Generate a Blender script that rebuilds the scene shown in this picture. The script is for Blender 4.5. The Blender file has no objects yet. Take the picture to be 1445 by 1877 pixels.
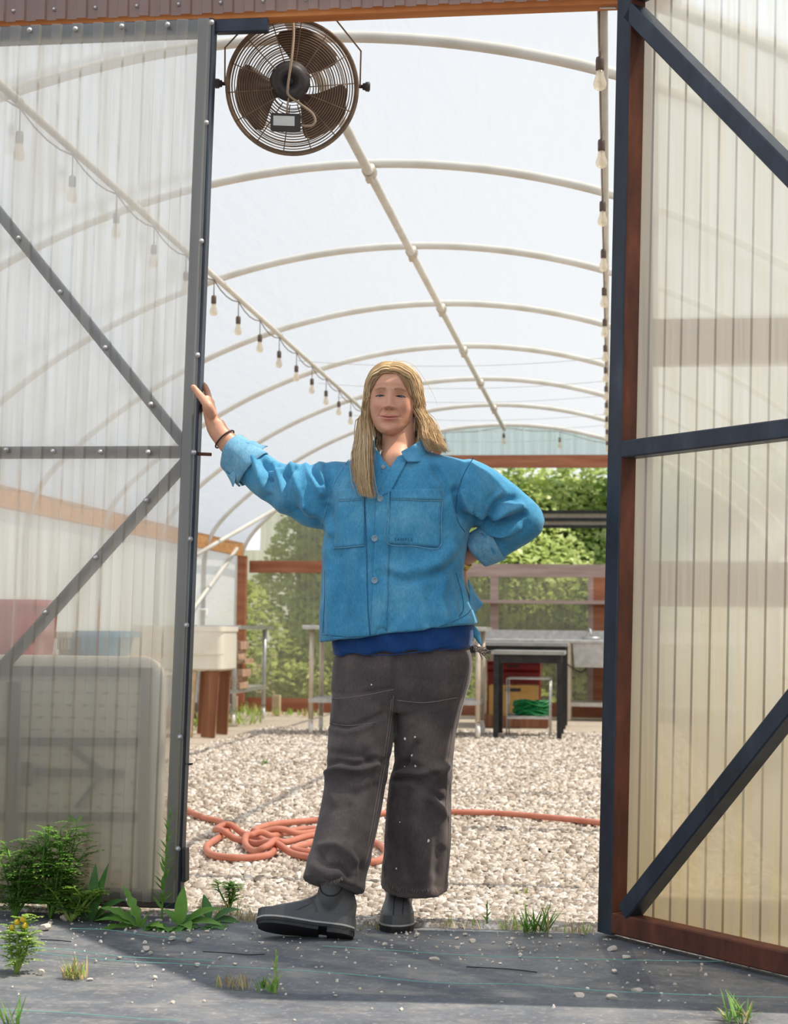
import bpy, bmesh, math, random
import numpy as np
from mathutils import Vector, Matrix
from mathutils.bvhtree import BVHTree

random.seed(7)
rng = np.random.default_rng(7)
scn = bpy.context.scene
COL = scn.collection

# ---------------------------------------------------------------- camera
F, W, H = 3000.0, 1445.0, 1877.0
CAM = np.array([1.1083, -4.930, 0.8768])
_y, _p, _r = math.radians(7.57), math.radians(4.09), math.radians(0.633)
_f = np.array([-math.sin(_y)*math.cos(_p), math.cos(_y)*math.cos(_p), math.sin(_p)])
_rt = np.array([math.cos(_y), math.sin(_y), 0.0])
_up = np.cross(_rt, _f)
RT = math.cos(_r)*_rt + math.sin(_r)*_up
UP = -math.sin(_r)*_rt + math.cos(_r)*_up
cd = bpy.data.cameras.new('camera')
cam = bpy.data.objects.new('camera', cd)
COL.objects.link(cam)
M = Matrix(((RT[0], UP[0], -_f[0], CAM[0]), (RT[1], UP[1], -_f[1], CAM[1]), (RT[2], UP[2], -_f[2], CAM[2]), (0, 0, 0, 1)))
cam.matrix_world = M
cd.sensor_fit = 'HORIZONTAL'; cd.sensor_width = 36.0; cd.lens = F/W*36.0
cd.clip_start = 0.05; cd.clip_end = 300
cd.dof.use_dof = True; cd.dof.focus_distance = 4.85; cd.dof.aperture_fstop = 8.0
scn.camera = cam

# ---------------------------------------------------------------- world, sun, exposure
world = bpy.data.worlds.new('world'); scn.world = world
world.use_nodes = True
wn = world.node_tree; wn.nodes.clear()
tcw = wn.nodes.new('ShaderNodeTexCoord'); sepw = wn.nodes.new('ShaderNodeSeparateXYZ'); rmp = wn.nodes.new('ShaderNodeValToRGB')
rmp.color_ramp.elements[0].position = 0.0; rmp.color_ramp.elements[0].color = (.86, .89, .91, 1)
rmp.color_ramp.elements[1].position = 1.0; rmp.color_ramp.elements[1].color = (.68, .79, .93, 1)
bg = wn.nodes.new('ShaderNodeBackground'); bg.inputs['Strength'].default_value = 1.15
wo = wn.nodes.new('ShaderNodeOutputWorld')
wn.links.new(tcw.outputs['Generated'], sepw.inputs[0]); wn.links.new(sepw.outputs['Z'], rmp.inputs['Fac']); wn.links.new(rmp.outputs['Color'], bg.inputs['Color'])
wn.links.new(bg.outputs[0], wo.inputs['Surface'])
SUN = Vector((1.62, 0.05, 2.75)).normalized()
sd = bpy.data.lights.new('sun', 'SUN'); sd.energy = 5.8; sd.angle = math.radians(0.6); sd.color = (1.0, 0.91, 0.77)
sun = bpy.data.objects.new('sun', sd); COL.objects.link(sun)
sun.rotation_euler = SUN.to_track_quat('Z', 'Y').to_euler()
sun.location = (6, 2, 12)
vs = scn.view_settings
vs.view_transform = 'Standard'; vs.look = 'None'; vs.exposure = 0.12; vs.gamma = 1.0
try: vs.use_curve_mapping = False
except Exception: pass
scn.cycles.caustics_refractive = False; scn.cycles.caustics_reflective = False
scn.cycles.max_bounces = 10; scn.cycles.transparent_max_bounces = 24
scn.cycles.transmission_bounces = 8; scn.cycles.diffuse_bounces = 5

# ---------------------------------------------------------------- measuring helpers (photo pixel -> point on a real plane)
def ray(px, py):
    d = _f + RT*(px - W/2)/F - UP*(py - H/2)/F
    return d
def onplane(px, py, p0, n):
    d = ray(px, py); n = np.array(n, float); t = np.dot(np.array(p0, float) - CAM, n)/np.dot(d, n)
    return CAM + d*t
def at(px, py, Y=0.0): return onplane(px, py, (0, Y, 0), (0, 1, 0))
def gnd(px, py, z=0.0): return onplane(px, py, (0, 0, z), (0, 0, 1))
def atx(px, py, X): return onplane(px, py, (X, 0, 0), (1, 0, 0))
def V(p): return np.array(p, float)

# ---------------------------------------------------------------- object helpers
ORG = {}
def tag(o, label=None, cat=None, group=None, kind=None):
    if label: o['label'] = label
    if cat: o['category'] = cat
    if group: o['group'] = group
    if kind: o['kind'] = kind
    return o
def empty(name, loc=(0, 0, 0), label=None, cat=None, group=None, kind=None):
    o = bpy.data.objects.new(name, None); COL.objects.link(o)
    o.empty_display_size = 0.1
    o.location = tuple(float(c) for c in loc); ORG[o.name] = np.array(loc, float)
    return tag(o, label, cat, group, kind)
class MB:
    def __init__(s): s.v = []; s.f = []; s.n = 0
    def add(s, verts, faces):
        verts = np.asarray(verts, float).reshape(-1, 3); b = s.n
        s.v.append(verts); s.n += len(verts)
        s.f.extend([tuple(i + b for i in fc) for fc in faces]); return s
    def box(s, x0, x1, y0, y1, z0, z1):
        v = [(x, y, z) for z in (z0, z1) for y in (y0, y1) for x in (x0, x1)]
        return s.add(v, [(0, 2, 3, 1), (4, 5, 7, 6), (0, 1, 5, 4), (2, 6, 7, 3), (0, 4, 6, 2), (1, 3, 7, 5)])
    def beam(s, p, q, w, d, up=(0, 0, 1), bev=0.0):
        # box from p to q, width w across, depth d along `up`
        p, q, up = V(p), V(q), V(up); a = q - p; a = a/np.linalg.norm(a)
        sd_ = np.cross(a, up); sd_ /= np.linalg.norm(sd_); u = np.cross(sd_, a)
        if bev <= 0: pr = [(-1, -1), (1, -1), (1, 1), (-1, 1)]; prof = [(i*w/2, j*d/2) for i, j in pr]
        else:
            b = bev; hw, hd = w/2, d/2
            prof = [(-hw+b, -hd), (hw-b, -hd), (hw, -hd+b), (hw, hd-b), (hw-b, hd), (-hw+b, hd), (-hw, hd-b), (-hw, -hd+b)]
        n = len(prof)
        v = [p + sd_*i + u*j for i, j in prof] + [q + sd_*i + u*j for i, j in prof]
        f = [(i, (i+1) % n, n+(i+1) % n, n+i) for i in range(n)] + [tuple(range(n-1, -1, -1)), tuple(range(n, 2*n))]
        return s.add(v, f)
    def tube(s, path, r, n=10, closed=False, caps=True):
        P = np.asarray(path, float); m = len(P)
        R_ = np.full(m, r, float) if np.isscalar(r) else np.asarray(r, float)
        T = np.zeros_like(P)
        if closed: T = np.roll(P, -1, 0) - np.roll(P, 1, 0)
        else:
            T[1:-1] = P[2:] - P[:-2]; T[0] = P[1]-P[0]; T[-1] = P[-1]-P[-2]
        T /= np.maximum(np.linalg.norm(T, axis=1, keepdims=True), 1e-9)
        ref = V((0, 0, 1)) if abs(T[0][2]) < .9 else V((1, 0, 0))
        nrm = np.cross(T[0], ref); nrm /= np.linalg.norm(nrm)
        rings = []
        ang = np.arange(n)*2*math.pi/n
        for i in range(m):
            nrm = nrm - T[i]*np.dot(nrm, T[i]); nrm /= max(np.linalg.norm(nrm), 1e-9)
            b = np.cross(T[i], nrm)
            rings.append(P[i] + R_[i]*(np.cos(ang)[:, None]*nrm + np.sin(ang)[:, None]*b))
        v = np.concatenate(rings); f = []
        for i in range(m if closed else m-1):
            a, c = i*n, ((i+1) % m)*n
            for k in range(n): f.append((a+k, a+(k+1) % n, c+(k+1) % n, c+k))
        if caps and not closed: f += [tuple(range(n-1, -1, -1)), tuple(range((m-1)*n, m*n))]
        return s.add(v, f)
    def lathe(s, prof, c, axis=(0, 0, 1), n=20):
        # prof: list of (radius, height along axis)
        c, ax = V(c), V(axis); ax = ax/np.linalg.norm(ax)
        ref = V((1, 0, 0)) if abs(ax[0]) < .9 else V((0, 1, 0))
        a = np.cross(ax, ref); a /= np.linalg.norm(a); b = np.cross(ax, a)
        ang = np.arange(n)*2*math.pi/n; v = []; f = []
        for r, h in prof:
            v.append(c + ax*h + r*(np.cos(ang)[:, None]*a + np.sin(ang)[:, None]*b))
        m = len(prof)
        for i in range(m-1):
            for k in range(n): f.append((i*n+k, i*n+(k+1) % n, (i+1)*n+(k+1) % n, (i+1)*n+k))
        f += [tuple(range(n-1, -1, -1)), tuple(range((m-1)*n, m*n))]
        return s.add(np.concatenate(v), f)
    def grid(s, G, flip=False, closeu=False):
        # G: array (m, n, 3)
        m, n = G.shape[:2]; f = []
        for i in range(m-1):
            for j in range(n if closeu else n-1):
                q = (i*n+j, i*n+(j+1) % n, (i+1)*n+(j+1) % n, (i+1)*n+j)
                f.append(q[::-1] if flip else q)
        return s.add(G.reshape(-1, 3), f)
    def prism(s, poly, off):
        # poly: list of 3d points (planar), extruded by off
        P = np.asarray(poly, float); n = len(P); o = V(off)
        v = np.concatenate([P, P+o])
        f = [tuple(range(n-1, -1, -1)), tuple(range(n, 2*n))] + [(i, (i+1) % n, n+(i+1) % n, n+i) for i in range(n)]
        return s.add(v, f)
    def build(s, name, mat, parent=None, smooth=False, label=None, cat=None, group=None, kind=None, origin=None):
        v = np.concatenate(s.v) if s.v else np.zeros((0, 3))
        return mesh_obj(name, v, s.f, mat, parent, smooth, label, cat, group, kind, origin)
def mesh_obj(name, v, f, mat, parent=None, smooth=False, label=None, cat=None, group=None, kind=None, origin=None):
    v = np.asarray(v, float)
    if parent is not None: o0 = ORG[parent.name]
    elif origin is not None: o0 = V(origin)
    else: o0 = np.zeros(3)
    me = bpy.data.meshes.new(name)
    me.from_pydata((v - o0).tolist(), [], [tuple(int(i) for i in q) for q in f])
    if smooth: me.polygons.foreach_set('use_smooth', np.ones(len(me.polygons), bool))
    if smooth == 'auto':
        try: me.set_sharp_from_angle(angle=math.radians(40))
        except Exception: pass
    me.materials.append(M_[mat] if isinstance(mat, str) else mat)
    o = bpy.data.objects.new(name, me); COL.objects.link(o)
    if parent is not None: o.parent = parent
    else: o.location = tuple(o0)
    ORG[o.name] = o0
    return tag(o, label, cat, group, kind)
def share(o, name, parent=None, loc=(0, 0, 0), rot=None, scale=None):
    c = o.copy(); c.name = name; COL.objects.link(c)
    if parent is not None: c.parent = parent
    c.location = tuple(float(a) for a in loc)
    if rot is not None: c.rotation_euler = rot
    if scale is not None: c.scale = scale
    return c
def spline(pts, n=60, closed=False):
    P = np.asarray(pts, float); m = len(P)
    if closed: Q = np.concatenate([P[-1:], P, P[:2]]); seg = m
    else: Q = np.concatenate([2*P[:1]-P[1:2], P, 2*P[-1:]-P[-2:-1]]); seg = m-1
    t = np.linspace(0, seg, n, endpoint=not closed); out = []
    for a in t:
        i = min(int(a), seg-1); u = a-i
        p0, p1, p2, p3 = Q[i], Q[i+1], Q[i+2], Q[i+3]
        out.append(0.5*((2*p1)+(-p0+p2)*u+(2*p0-5*p1+4*p2-p3)*u*u+(-p0+3*p1-3*p2+p3)*u**3))
    return np.array(out)

# ---------------------------------------------------------------- materials
M_ = {}
def _new(name):
    m = bpy.data.materials.new(name); m.use_nodes = True; nt = m.node_tree; nt.nodes.clear()
    out = nt.nodes.new('ShaderNodeOutputMaterial'); M_[name] = m
    return m, nt, out
def _coords(nt, stretch=(1, 1, 1), kind='Object'):
    tc = nt.nodes.new('ShaderNodeTexCoord'); mp = nt.nodes.new('ShaderNodeMapping')
    mp.inputs['Scale'].default_value = stretch
    nt.links.new(tc.outputs[kind], mp.inputs['Vector']); return mp.outputs[0]
def _noise(nt, vec, scale, detail=4, rough=.55, dist=0.0):
    n = nt.nodes.new('ShaderNodeTexNoise'); n.inputs['Scale'].default_value = scale
    n.inputs['Detail'].default_value = detail; n.inputs['Roughness'].default_value = rough
    n.inputs['Distortion'].default_value = dist
    nt.links.new(vec, n.inputs['Vector']); return n.outputs['Fac']
def _ramp(nt, fac, stops):
    r = nt.nodes.new('ShaderNodeValToRGB'); e = r.color_ramp.elements
    while len(e) < len(stops): e.new(0.5)
    for k, (p, c) in enumerate(stops):
        e[k].position = p; e[k].color = (*c, 1) if len(c) == 3 else c
    nt.links.new(fac, r.inputs['Fac']); return r.outputs['Color']
def _mix(nt, fac, a, b, mode='MIX'):
    m = nt.nodes.new('ShaderNodeMix'); m.data_type = 'RGBA'; m.blend_type = mode
    for sock, val in ((m.inputs[0], fac), (m.inputs[6], a), (m.inputs[7], b)):
        if isinstance(val, (int, float)): sock.default_value = val
        elif isinstance(val, tuple): sock.default_value = (*val, 1) if len(val) == 3 else val
        else: nt.links.new(val, sock)
    return m.outputs[2]
def _math(nt, op, a, b=None, clamp=False):
    m = nt.nodes.new('ShaderNodeMath'); m.operation = op; m.use_clamp = clamp
    for sock, val in ((m.inputs[0], a), (m.inputs[1], b)):
        if val is None: continue
        if isinstance(val, (int, float)): sock.default_value = val
        else: nt.links.new(val, sock)
    return m.outputs[0]
def _bump(nt, height, strength=.3, dist=.01):
    b = nt.nodes.new('ShaderNodeBump'); b.inputs['Strength'].default_value = strength; b.inputs['Distance'].default_value = dist
    nt.links.new(height, b.inputs['Height']); return b.outputs['Normal']
def pmat(name, stops, scale=8, stretch=(1, 1, 1), rough=.6, metal=0.0, bump=0.0, bscale=None, bdist=.004, detail=5, spec=.4, kind='Object', dist=0.0):
    m, nt, out = _new(name)
    if isinstance(stops[0], (int, float)): stops = [(0, stops), (1, stops)]
    v = _coords(nt, stretch, kind); nz = _noise(nt, v, scale, detail, dist=dist)
    c = _ramp(nt, nz, stops)
    b = nt.nodes.new('ShaderNodeBsdfPrincipled'); nt.links.new(c, b.inputs['Base Color'])
    b.inputs['Roughness'].default_value = rough; b.inputs['Metallic'].default_value = metal
    b.inputs['Specular IOR Level'].default_value = spec
    if bump > 0:
        bn = _noise(nt, v, bscale or scale*3, 4); nt.links.new(_bump(nt, bn, bump, bdist), b.inputs['Normal'])
    nt.links.new(b.outputs[0], out.inputs['Surface'])
    return m
def leafmat(name, c1, c2, scale=12, trans=.35):
    m, nt, out = _new(name)
    v = _coords(nt); nz = _noise(nt, v, scale, 3); col = _ramp(nt, nz, [(.3, c1), (.7, c2)])
    d = nt.nodes.new('ShaderNodeBsdfPrincipled'); d.inputs['Roughness'].default_value = .45; nt.links.new(col, d.inputs['Base Color'])
    t = nt.nodes.new('ShaderNodeBsdfTranslucent'); nt.links.new(col, t.inputs['Color'])
    mx = nt.nodes.new('ShaderNodeMixShader'); mx.inputs[0].default_value = trans
    nt.links.new(d.outputs[0], mx.inputs[1]); nt.links.new(t.outputs[0], mx.inputs[2]); nt.links.new(mx.outputs[0], out.inputs['Surface'])
    return m
def sheetmat(name, clear=.5, tint=(.9, .92, .9), body=(.8, .8, .76), dirt=(.45, .36, .2), dirt_amt=.25, low=None, streak=40, gloss=.08, ribs=.0, lowk=.55, ribw=.028, blur=None):
    # weathered corrugated polycarbonate: part clear, part milky, streaked with dirt running down the sheet;
    # `low` = (z0, z1, colour): algae stain, with the tone of shaded ground behind painted in
    m, nt, out = _new(name)
    v = _coords(nt, (1, 1, .035)); st = _noise(nt, v, streak, 5, .6)
    v2 = _coords(nt, (1, 1, .25)); bl = _noise(nt, v2, 5, 4)
    dfac = _math(nt, 'MULTIPLY', _math(nt, 'SUBTRACT', st, .42, True), 3.0, True)
    dfac = _math(nt, 'MULTIPLY', dfac, _math(nt, 'MULTIPLY', bl, dirt_amt*2.2, True), True)
    # tan line down one flank of every rib
    ua = nt.nodes.new('ShaderNodeAttribute'); ua.attribute_name = 'ucoord'
    fr = _math(nt, 'FRACT', _math(nt, 'DIVIDE', ua.outputs['Fac'], .0678)); rl = _math(nt, 'MULTIPLY', _math(nt, 'LESS_THAN', _math(nt, 'ABSOLUTE', _math(nt, 'SUBTRACT', fr, .41)), ribw), ribs)
    dfac = _math(nt, 'MAXIMUM', dfac, _math(nt, 'MULTIPLY', rl, _math(nt, 'ADD', _math(nt, 'MULTIPLY', bl, 1.0), .15), True))
    col = _mix(nt, dfac, body, dirt); tcol = _mix(nt, dfac, tint, dirt)
    cf = _math(nt, 'SUBTRACT', clear, _math(nt, 'MULTIPLY', _math(nt, 'SUBTRACT', st, .5), .5))
    if low:
        tc = nt.nodes.new('ShaderNodeTexCoord'); sx = nt.nodes.new('ShaderNodeSeparateXYZ'); nt.links.new(tc.outputs['Object'], sx.inputs[0])
        mr = nt.nodes.new('ShaderNodeMapRange'); mr.inputs[1].default_value = low[1]; mr.inputs[2].default_value = low[0]
        nt.links.new(sx.outputs['Z'], mr.inputs[0])
        lf = _math(nt, 'MULTIPLY', mr.outputs[0], _math(nt, 'ADD', _math(nt, 'MULTIPLY', st, .9), .35), True)
        col = _mix(nt, lf, col, low[2]); tcol = _mix(nt, lf, tcol, low[2])
        cf = _math(nt, 'MULTIPLY', cf, _math(nt, 'SUBTRACT', 1.0, _math(nt, 'MULTIPLY', lf, lowk)))
    tr = nt.nodes.new('ShaderNodeBsdfTransparent'); nt.links.new(tcol, tr.inputs[0])
    tl = nt.nodes.new('ShaderNodeBsdfTranslucent'); nt.links.new(col, tl.inputs[0])
    df = nt.nodes.new('ShaderNodeBsdfDiffuse'); nt.links.new(col, df.inputs[0])
    gl = nt.nodes.new('ShaderNodeBsdfGlossy'); gl.inputs['Roughness'].default_value = .25
    m1 = nt.nodes.new('ShaderNodeMixShader'); m1.inputs[0].default_value = .25
    nt.links.new(tl.outputs[0], m1.inputs[1]); nt.links.new(df.outputs[0], m1.inputs[2])
    m2 = nt.nodes.new('ShaderNodeMixShader'); nt.links.new(cf, m2.inputs[0])
    see = tr.outputs[0]
    if blur:
        # the moulded sheet scatters what lies farther behind it
        rf = nt.nodes.new('ShaderNodeBsdfRefraction'); rf.inputs['Roughness'].default_value = blur[1]; rf.inputs['IOR'].default_value = blur[2]; nt.links.new(tcol, rf.inputs['Color'])
        mb = nt.nodes.new('ShaderNodeMixShader'); mb.inputs[0].default_value = blur[0]
        nt.links.new(tr.outputs[0], mb.inputs[1]); nt.links.new(rf.outputs[0], mb.inputs[2]); see = mb.outputs[0]
    nt.links.new(m1.outputs[0], m2.inputs[1]); nt.links.new(see, m2.inputs[2])
    m3 = nt.nodes.new('ShaderNodeMixShader'); m3.inputs[0].default_value = gloss
    nt.links.new(m2.outputs[0], m3.inputs[1]); nt.links.new(gl.outputs[0], m3.inputs[2])
    nt.links.new(m3.outputs[0], out.inputs['Surface'])
    return m

def filmmat(name, clear=.45, body=(.9, .92, .94), refl=.25):
    m, nt, out = _new(name)
    v = _coords(nt, (1, .25, 1)); nz = _noise(nt, v, 14, 4, .5, .6)
    tr = nt.nodes.new('ShaderNodeBsdfTransparent'); tr.inputs[0].default_value = (.97, .98, 1, 1)
    tl = nt.nodes.new('ShaderNodeBsdfTranslucent'); tl.inputs[0].default_value = (*body, 1)
    df = nt.nodes.new('ShaderNodeBsdfDiffuse'); df.inputs[0].default_value = (*body, 1)
    bn = _bump(nt, nz, .35, .03)
    nt.links.new(bn, tl.inputs['Normal']); nt.links.new(bn, df.inputs['Normal'])
    m1 = nt.nodes.new('ShaderNodeMixShader'); m1.inputs[0].default_value = refl
    nt.links.new(tl.outputs[0], m1.inputs[1]); nt.links.new(df.outputs[0], m1.inputs[2])
    m2 = nt.nodes.new('ShaderNodeMixShader'); m2.inputs[0].default_value = clear
    nt.links.new(m1.outputs[0], m2.inputs[1]); nt.links.new(tr.outputs[0], m2.inputs[2])
    nt.links.new(m2.outputs[0], out.inputs['Surface']); return m

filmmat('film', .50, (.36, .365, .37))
filmmat('film_side', .06, (.82, .85, .83), .5)
sheetmat('sheet_left', .60, (.98, .98, .95), (.90, .89, .84), (.55, .44, .27), .3, (-.1, 1.2, (.74, .66, .48)), ribs=.75, lowk=.15, blur=(.36, .30, 1.08))
sheetmat('sheet_right', .56, (.98, .98, .95), (.80, .80, .75), (.62, .47, .24), .3, (-.1, 1.15, (.66, .50, .22)), ribs=.32, lowk=.2, ribw=.016, blur=(.62, .34, 1.10))
sheetmat('sheet_gable', .35, (.85, .83, .85), (.55, .50, .52), (.3, .2, .16), .3)
sheetmat('sheet_wall', .74, (.95, .94, .88), (.60, .60, .52), (.4, .33, .18), .3)
sheetmat('sheet_far', .62, (.80, .78, .60), (.50, .50, .34), (.4, .36, .22), .2, streak=22)
sheetmat('sheet_far_gable', .35, (.8, .9, .9), (.55, .68, .66), (.4, .4, .3), .15, streak=22)
pmat('wood_orange', [(.3, (.34, .10, .022)), (.55, (.50, .175, .045)), (.75, (.62, .26, .08))], 6, (.25, 3, 3), .7, bump=.3, bscale=22)
pmat('wood_far', [(.3, (.30, .10, .05)), (.7, (.45, .19, .10))], 6, (.3, 3, 3), .8)
pmat('wood_grey', [(.3, (.36, .25, .22)), (.7, (.52, .40, .36))], 6, (.3, 3, 3), .85, bump=.2)
pmat('wood_post', [(.3, (.16, .06, .03)), (.6, (.28, .12, .06)), (.8, (.40, .22, .12))], 7, (4, 4, .2), .8, bump=.3, bscale=25)
pmat('wood_girt', [(.25, (.30, .13, .045)), (.5, (.50, .25, .095)), (.75, (.64, .38, .18))], 5, (.22, 3, 7), .75, bump=.2, dist=1.2)
pmat('wood_pale', [(.3, (.50, .36, .22)), (.7, (.66, .52, .36))], 6, (.4, 3, 3), .8)
pmat('lumber', [(.3, (.36, .21, .13)), (.7, (.60, .42, .30))], 9, (2, 2, 2), .85)
pmat('steel_blue', [(.3, (.018, .022, .032)), (.55, (.032, .042, .062)), (.8, (.065, .08, .11))], 9, (1, 1, .4), .42, .3, bump=.15, bscale=60, bdist=.002)
pmat('steel_brown', [(.3, (.045, .03, .024)), (.6, (.09, .065, .055)), (.8, (.15, .12, .11))], 9, (1, 1, .4), .55, .2, bump=.2, bscale=60, bdist=.002)
pmat('rust', [(.3, (.05, .018, .012)), (.6, (.13, .04, .022)), (.8, (.22, .075, .04))], 14, (1, 1, .35), .75, .1, bump=.3, bscale=70, bdist=.002)
pmat('galv', [(.3, (.42, .42, .42)), (.7, (.6, .6, .6))], 20, (1, 1, 1), .4, .7)
pmat('steel_bright', [(.3, (.48, .47, .46)), (.7, (.66, .65, .63))], 15, (1, 1, 1), .35, .7)
pmat('pipe_white', [(.3, (.66, .63, .56)), (.7, (.80, .78, .73))], 6, (1, 1, 1), .45, .0)
pmat('pipe_tan', [(.3, (.55, .46, .36)), (.7, (.70, .62, .52))], 9, (1, 1, 1), .45, .3)
pmat('black_metal', [(.3, (.012, .012, .014)), (.7, (.035, .034, .036))], 15, (1, 1, 1), .5, .2)
pmat('screw', [(.3, (.42, .41, .42)), (.7, (.62, .60, .60))], 60, (1, 1, 1), .35, .6)
# ================================================================ STRUCTURE
HALF, RIDGE, RAD = 2.80, 3.02, 3.70
BOW0, BOWS, YF = 0.791, 1.6259, 12.11
def arch_pts(n=40, off=0.0):
    # half profile from apex out to the ground, then mirrored
    R_ = RAD + off; pts = []
    a1 = math.asin(2.52/RAD)
    for a in np.linspace(0, a1, n): pts.append((R_*math.sin(a), RIDGE + off - R_*(1-math.cos(a))))
    # shoulder bend from the arc's end to the vertical leg
    (x1, z1) = pts[-1]; xe = HALF + off; ze = z1 - .62
    tx, tz = math.cos(a1), -math.sin(a1)
    for u in np.linspace(0, 1, 14)[1:]:
        c0 = V((x1, z1)); c1 = c0 + V((tx, tz))*.30; c3 = V((xe, ze)); c2 = c3 + V((0, .28))
        p = (1-u)**3*c0 + 3*(1-u)**2*u*c1 + 3*(1-u)*u*u*c2 + u**3*c3
        pts.append((p[0], p[1]))
    pts.append((xe, 0.0))
    right = pts; left = [(-x, z) for x, z in pts[1:]][::-1]
    return left + right
ARCH = arch_pts()
def arch_z(x):
    x = abs(x); return RIDGE - RAD + math.sqrt(RAD*RAD - x*x)

# ---- ground
pmat('gravel_base', [(.25, (.40, .32, .24)), (.5, (.56, .47, .37)), (.75, (.70, .62, .52))], 55, (1, 1, 1), .95, bump=.8, bscale=70, bdist=.012)
pmat('stone', [(.2, (.40, .33, .27)), (.5, (.58, .50, .42)), (.8, (.76, .70, .63))], 14, (1, 1, 1), .9, detail=1)
pmat('dirt', [(.3, (.16, .12, .08)), (.7, (.30, .23, .16))], 25, (1, 1, 1), .95, bump=.6, bdist=.01)
def fabricmat():
    m, nt, out = _new('weed_fabric')
    v = _coords(nt); big = _noise(nt, v, 3.5, 6, .65); fine = _noise(nt, v, 60, 4, .7)
    c = _ramp(nt, big, [(.3, (.062, .068, .082)), (.55, (.125, .134, .152)), (.75, (.23, .22, .21))])
    dust = _noise(nt, _coords(nt, (.7, 1.6, 1)), 7, 7, .7); c = _mix(nt, _math(nt, 'MULTIPLY', _math(nt, 'SUBTRACT', dust, .50, True), 3.2, True), c, (.30, .275, .25))
    dk = _noise(nt, _coords(nt, (.8, 2.0, 1)), 16, 5, .7); c = _mix(nt, _math(nt, 'MULTIPLY', _math(nt, 'SUBTRACT', dk, .56, True), 3.0, True), c, (.04, .04, .05))
    c = _mix(nt, _math(nt, 'MULTIPLY', _math(nt, 'SUBTRACT', fine, .55, True), 2.6, True), c, (.42, .40, .37))
    wv = nt.nodes.new('ShaderNodeTexWave'); wv.inputs['Scale'].default_value = 140; wv.inputs['Distortion'].default_value = .4
    nt.links.new(v, wv.inputs['Vector'])
    wr = _noise(nt, _coords(nt, (.5, 2, 1)), 3.0, 3)
    h = _math(nt, 'ADD', _math(nt, 'MULTIPLY', wv.outputs['Fac'], .04), wr)
    b = nt.nodes.new('ShaderNodeBsdfPrincipled'); nt.links.new(c, b.inputs['Base Color']); b.inputs['Roughness'].default_value = .62
    nt.links.new(_bump(nt, h, .35, .03), b.inputs['Normal']); nt.links.new(b.outputs[0], out.inputs['Surface'])
fabricmat()
pmat('thread_green', (.17, .38, .34), 8, rough=.7)

def wavy(x0, x1, y0, y1, nx, ny, amp, seed, z=0.0):
    r = np.random.default_rng(seed); X = np.linspace(x0, x1, nx); Y = np.linspace(y0, y1, ny)
    G = np.zeros((ny, nx, 3)); gx, gy = np.meshgrid(X, Y)
    hgt = np.zeros_like(gx)
    for _ in range(14):
        kx, ky = r.normal(0, 4), r.normal(0, 4); hgt += np.sin(kx*gx + ky*gy + r.uniform(0, 6))*r.uniform(.2, 1)
    G[..., 0] = gx; G[..., 1] = gy; G[..., 2] = z + amp*hgt/4
    return G
MB().grid(wavy(-40, 40, -30, 60, 40, 46, .0, 1, -.035)).build('ground', 'dirt', kind='structure', label='bare earth around the greenhouse', cat='ground')
gr = MB().grid(wavy(-2.8, 2.8, -.07, YF, 90, 180, .006, 3, -.006)).build('floor', 'gravel_base', smooth=True, kind='structure', label='pale crushed gravel floor inside the greenhouse', cat='floor')
# crushed stones lying on the gravel, denser close to the door
def stones(n, xr, yr, size, zf, seed):
    r = np.random.default_rng(seed)
    base = V([(-1, -1, -1), (1, -1, -1), (1, 1, -1), (-1, 1, -1), (-.7, -.7, 1), (.7, -.7, 1), (.7, .7, 1), (-.7, .7, 1)])
    fc = np.array([(0, 1, 5, 4), (1, 2, 6, 5), (2, 3, 7, 6), (3, 0, 4, 7), (4, 5, 6, 7)])
    X = xr(r, n); Y = yr(r, n); S = size(r, n, Y)
    P = np.repeat(base[None], n, 0)*(1 + r.uniform(-.45, .35, (n, 8, 3)))
    P *= (S[:, None]*np.stack([r.uniform(.7, 1.4, n), r.uniform(.6, 1.1, n), r.uniform(.35, .8, n)], 1))[:, None, :]
    a = r.uniform(0, 6.28, n); t = r.uniform(-.5, .5, n)
    ca, sa, ct, st = np.cos(a)[:, None], np.sin(a)[:, None], np.cos(t)[:, None], np.sin(t)[:, None]
    x, y, z = P[..., 0], P[..., 1], P[..., 2]
    y, z = y*ct - z*st, y*st + z*ct
    x, y = x*ca - y*sa, x*sa + y*ca
    P = np.stack([x + X[:, None], y + Y[:, None], z + zf], -1)
    return P.reshape(-1, 3), (fc[None] + (np.arange(n)*8)[:, None, None]).reshape(-1, 4)
sv, sf = stones(52000, lambda r, n: r.uniform(-1.9, 1.75, n), lambda r, n: -.04 + 9.5*r.power(.72, n)**1.6, lambda r, n, Y: r.uniform(.006, .0145, n), .001, 11)
me = bpy.data.meshes.new('gravel_stones'); me.vertices.add(len(sv)); me.vertices.foreach_set('co', sv.ravel())
me.loops.add(sf.size); me.loops.foreach_set('vertex_index', sf.ravel().astype(np.int32))
me.polygons.add(len(sf)); me.polygons.foreach_set('loop_start', (np.arange(len(sf))*4).astype(np.int32)); me.update(calc_edges=True)
def stonemat():
    m, nt, out = _new('gravel_bits')
    g = nt.nodes.new('ShaderNodeNewGeometry')
    c = _ramp(nt, g.outputs['Random Per Island'], [(0, (.30, .24, .19)), (.3, (.50, .41, .33)), (.6, (.66, .57, .48)), (.85, (.78, .71, .63)), (1, (.86, .82, .77))])
    b = nt.nodes.new('ShaderNodeBsdfPrincipled'); nt.links.new(c, b.inputs['Base Color']); b.inputs['Roughness'].default_value = .9
    nt.links.new(b.outputs[0], out.inputs['Surface'])
stonemat()
me.materials.append(M_['gravel_bits'])
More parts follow.
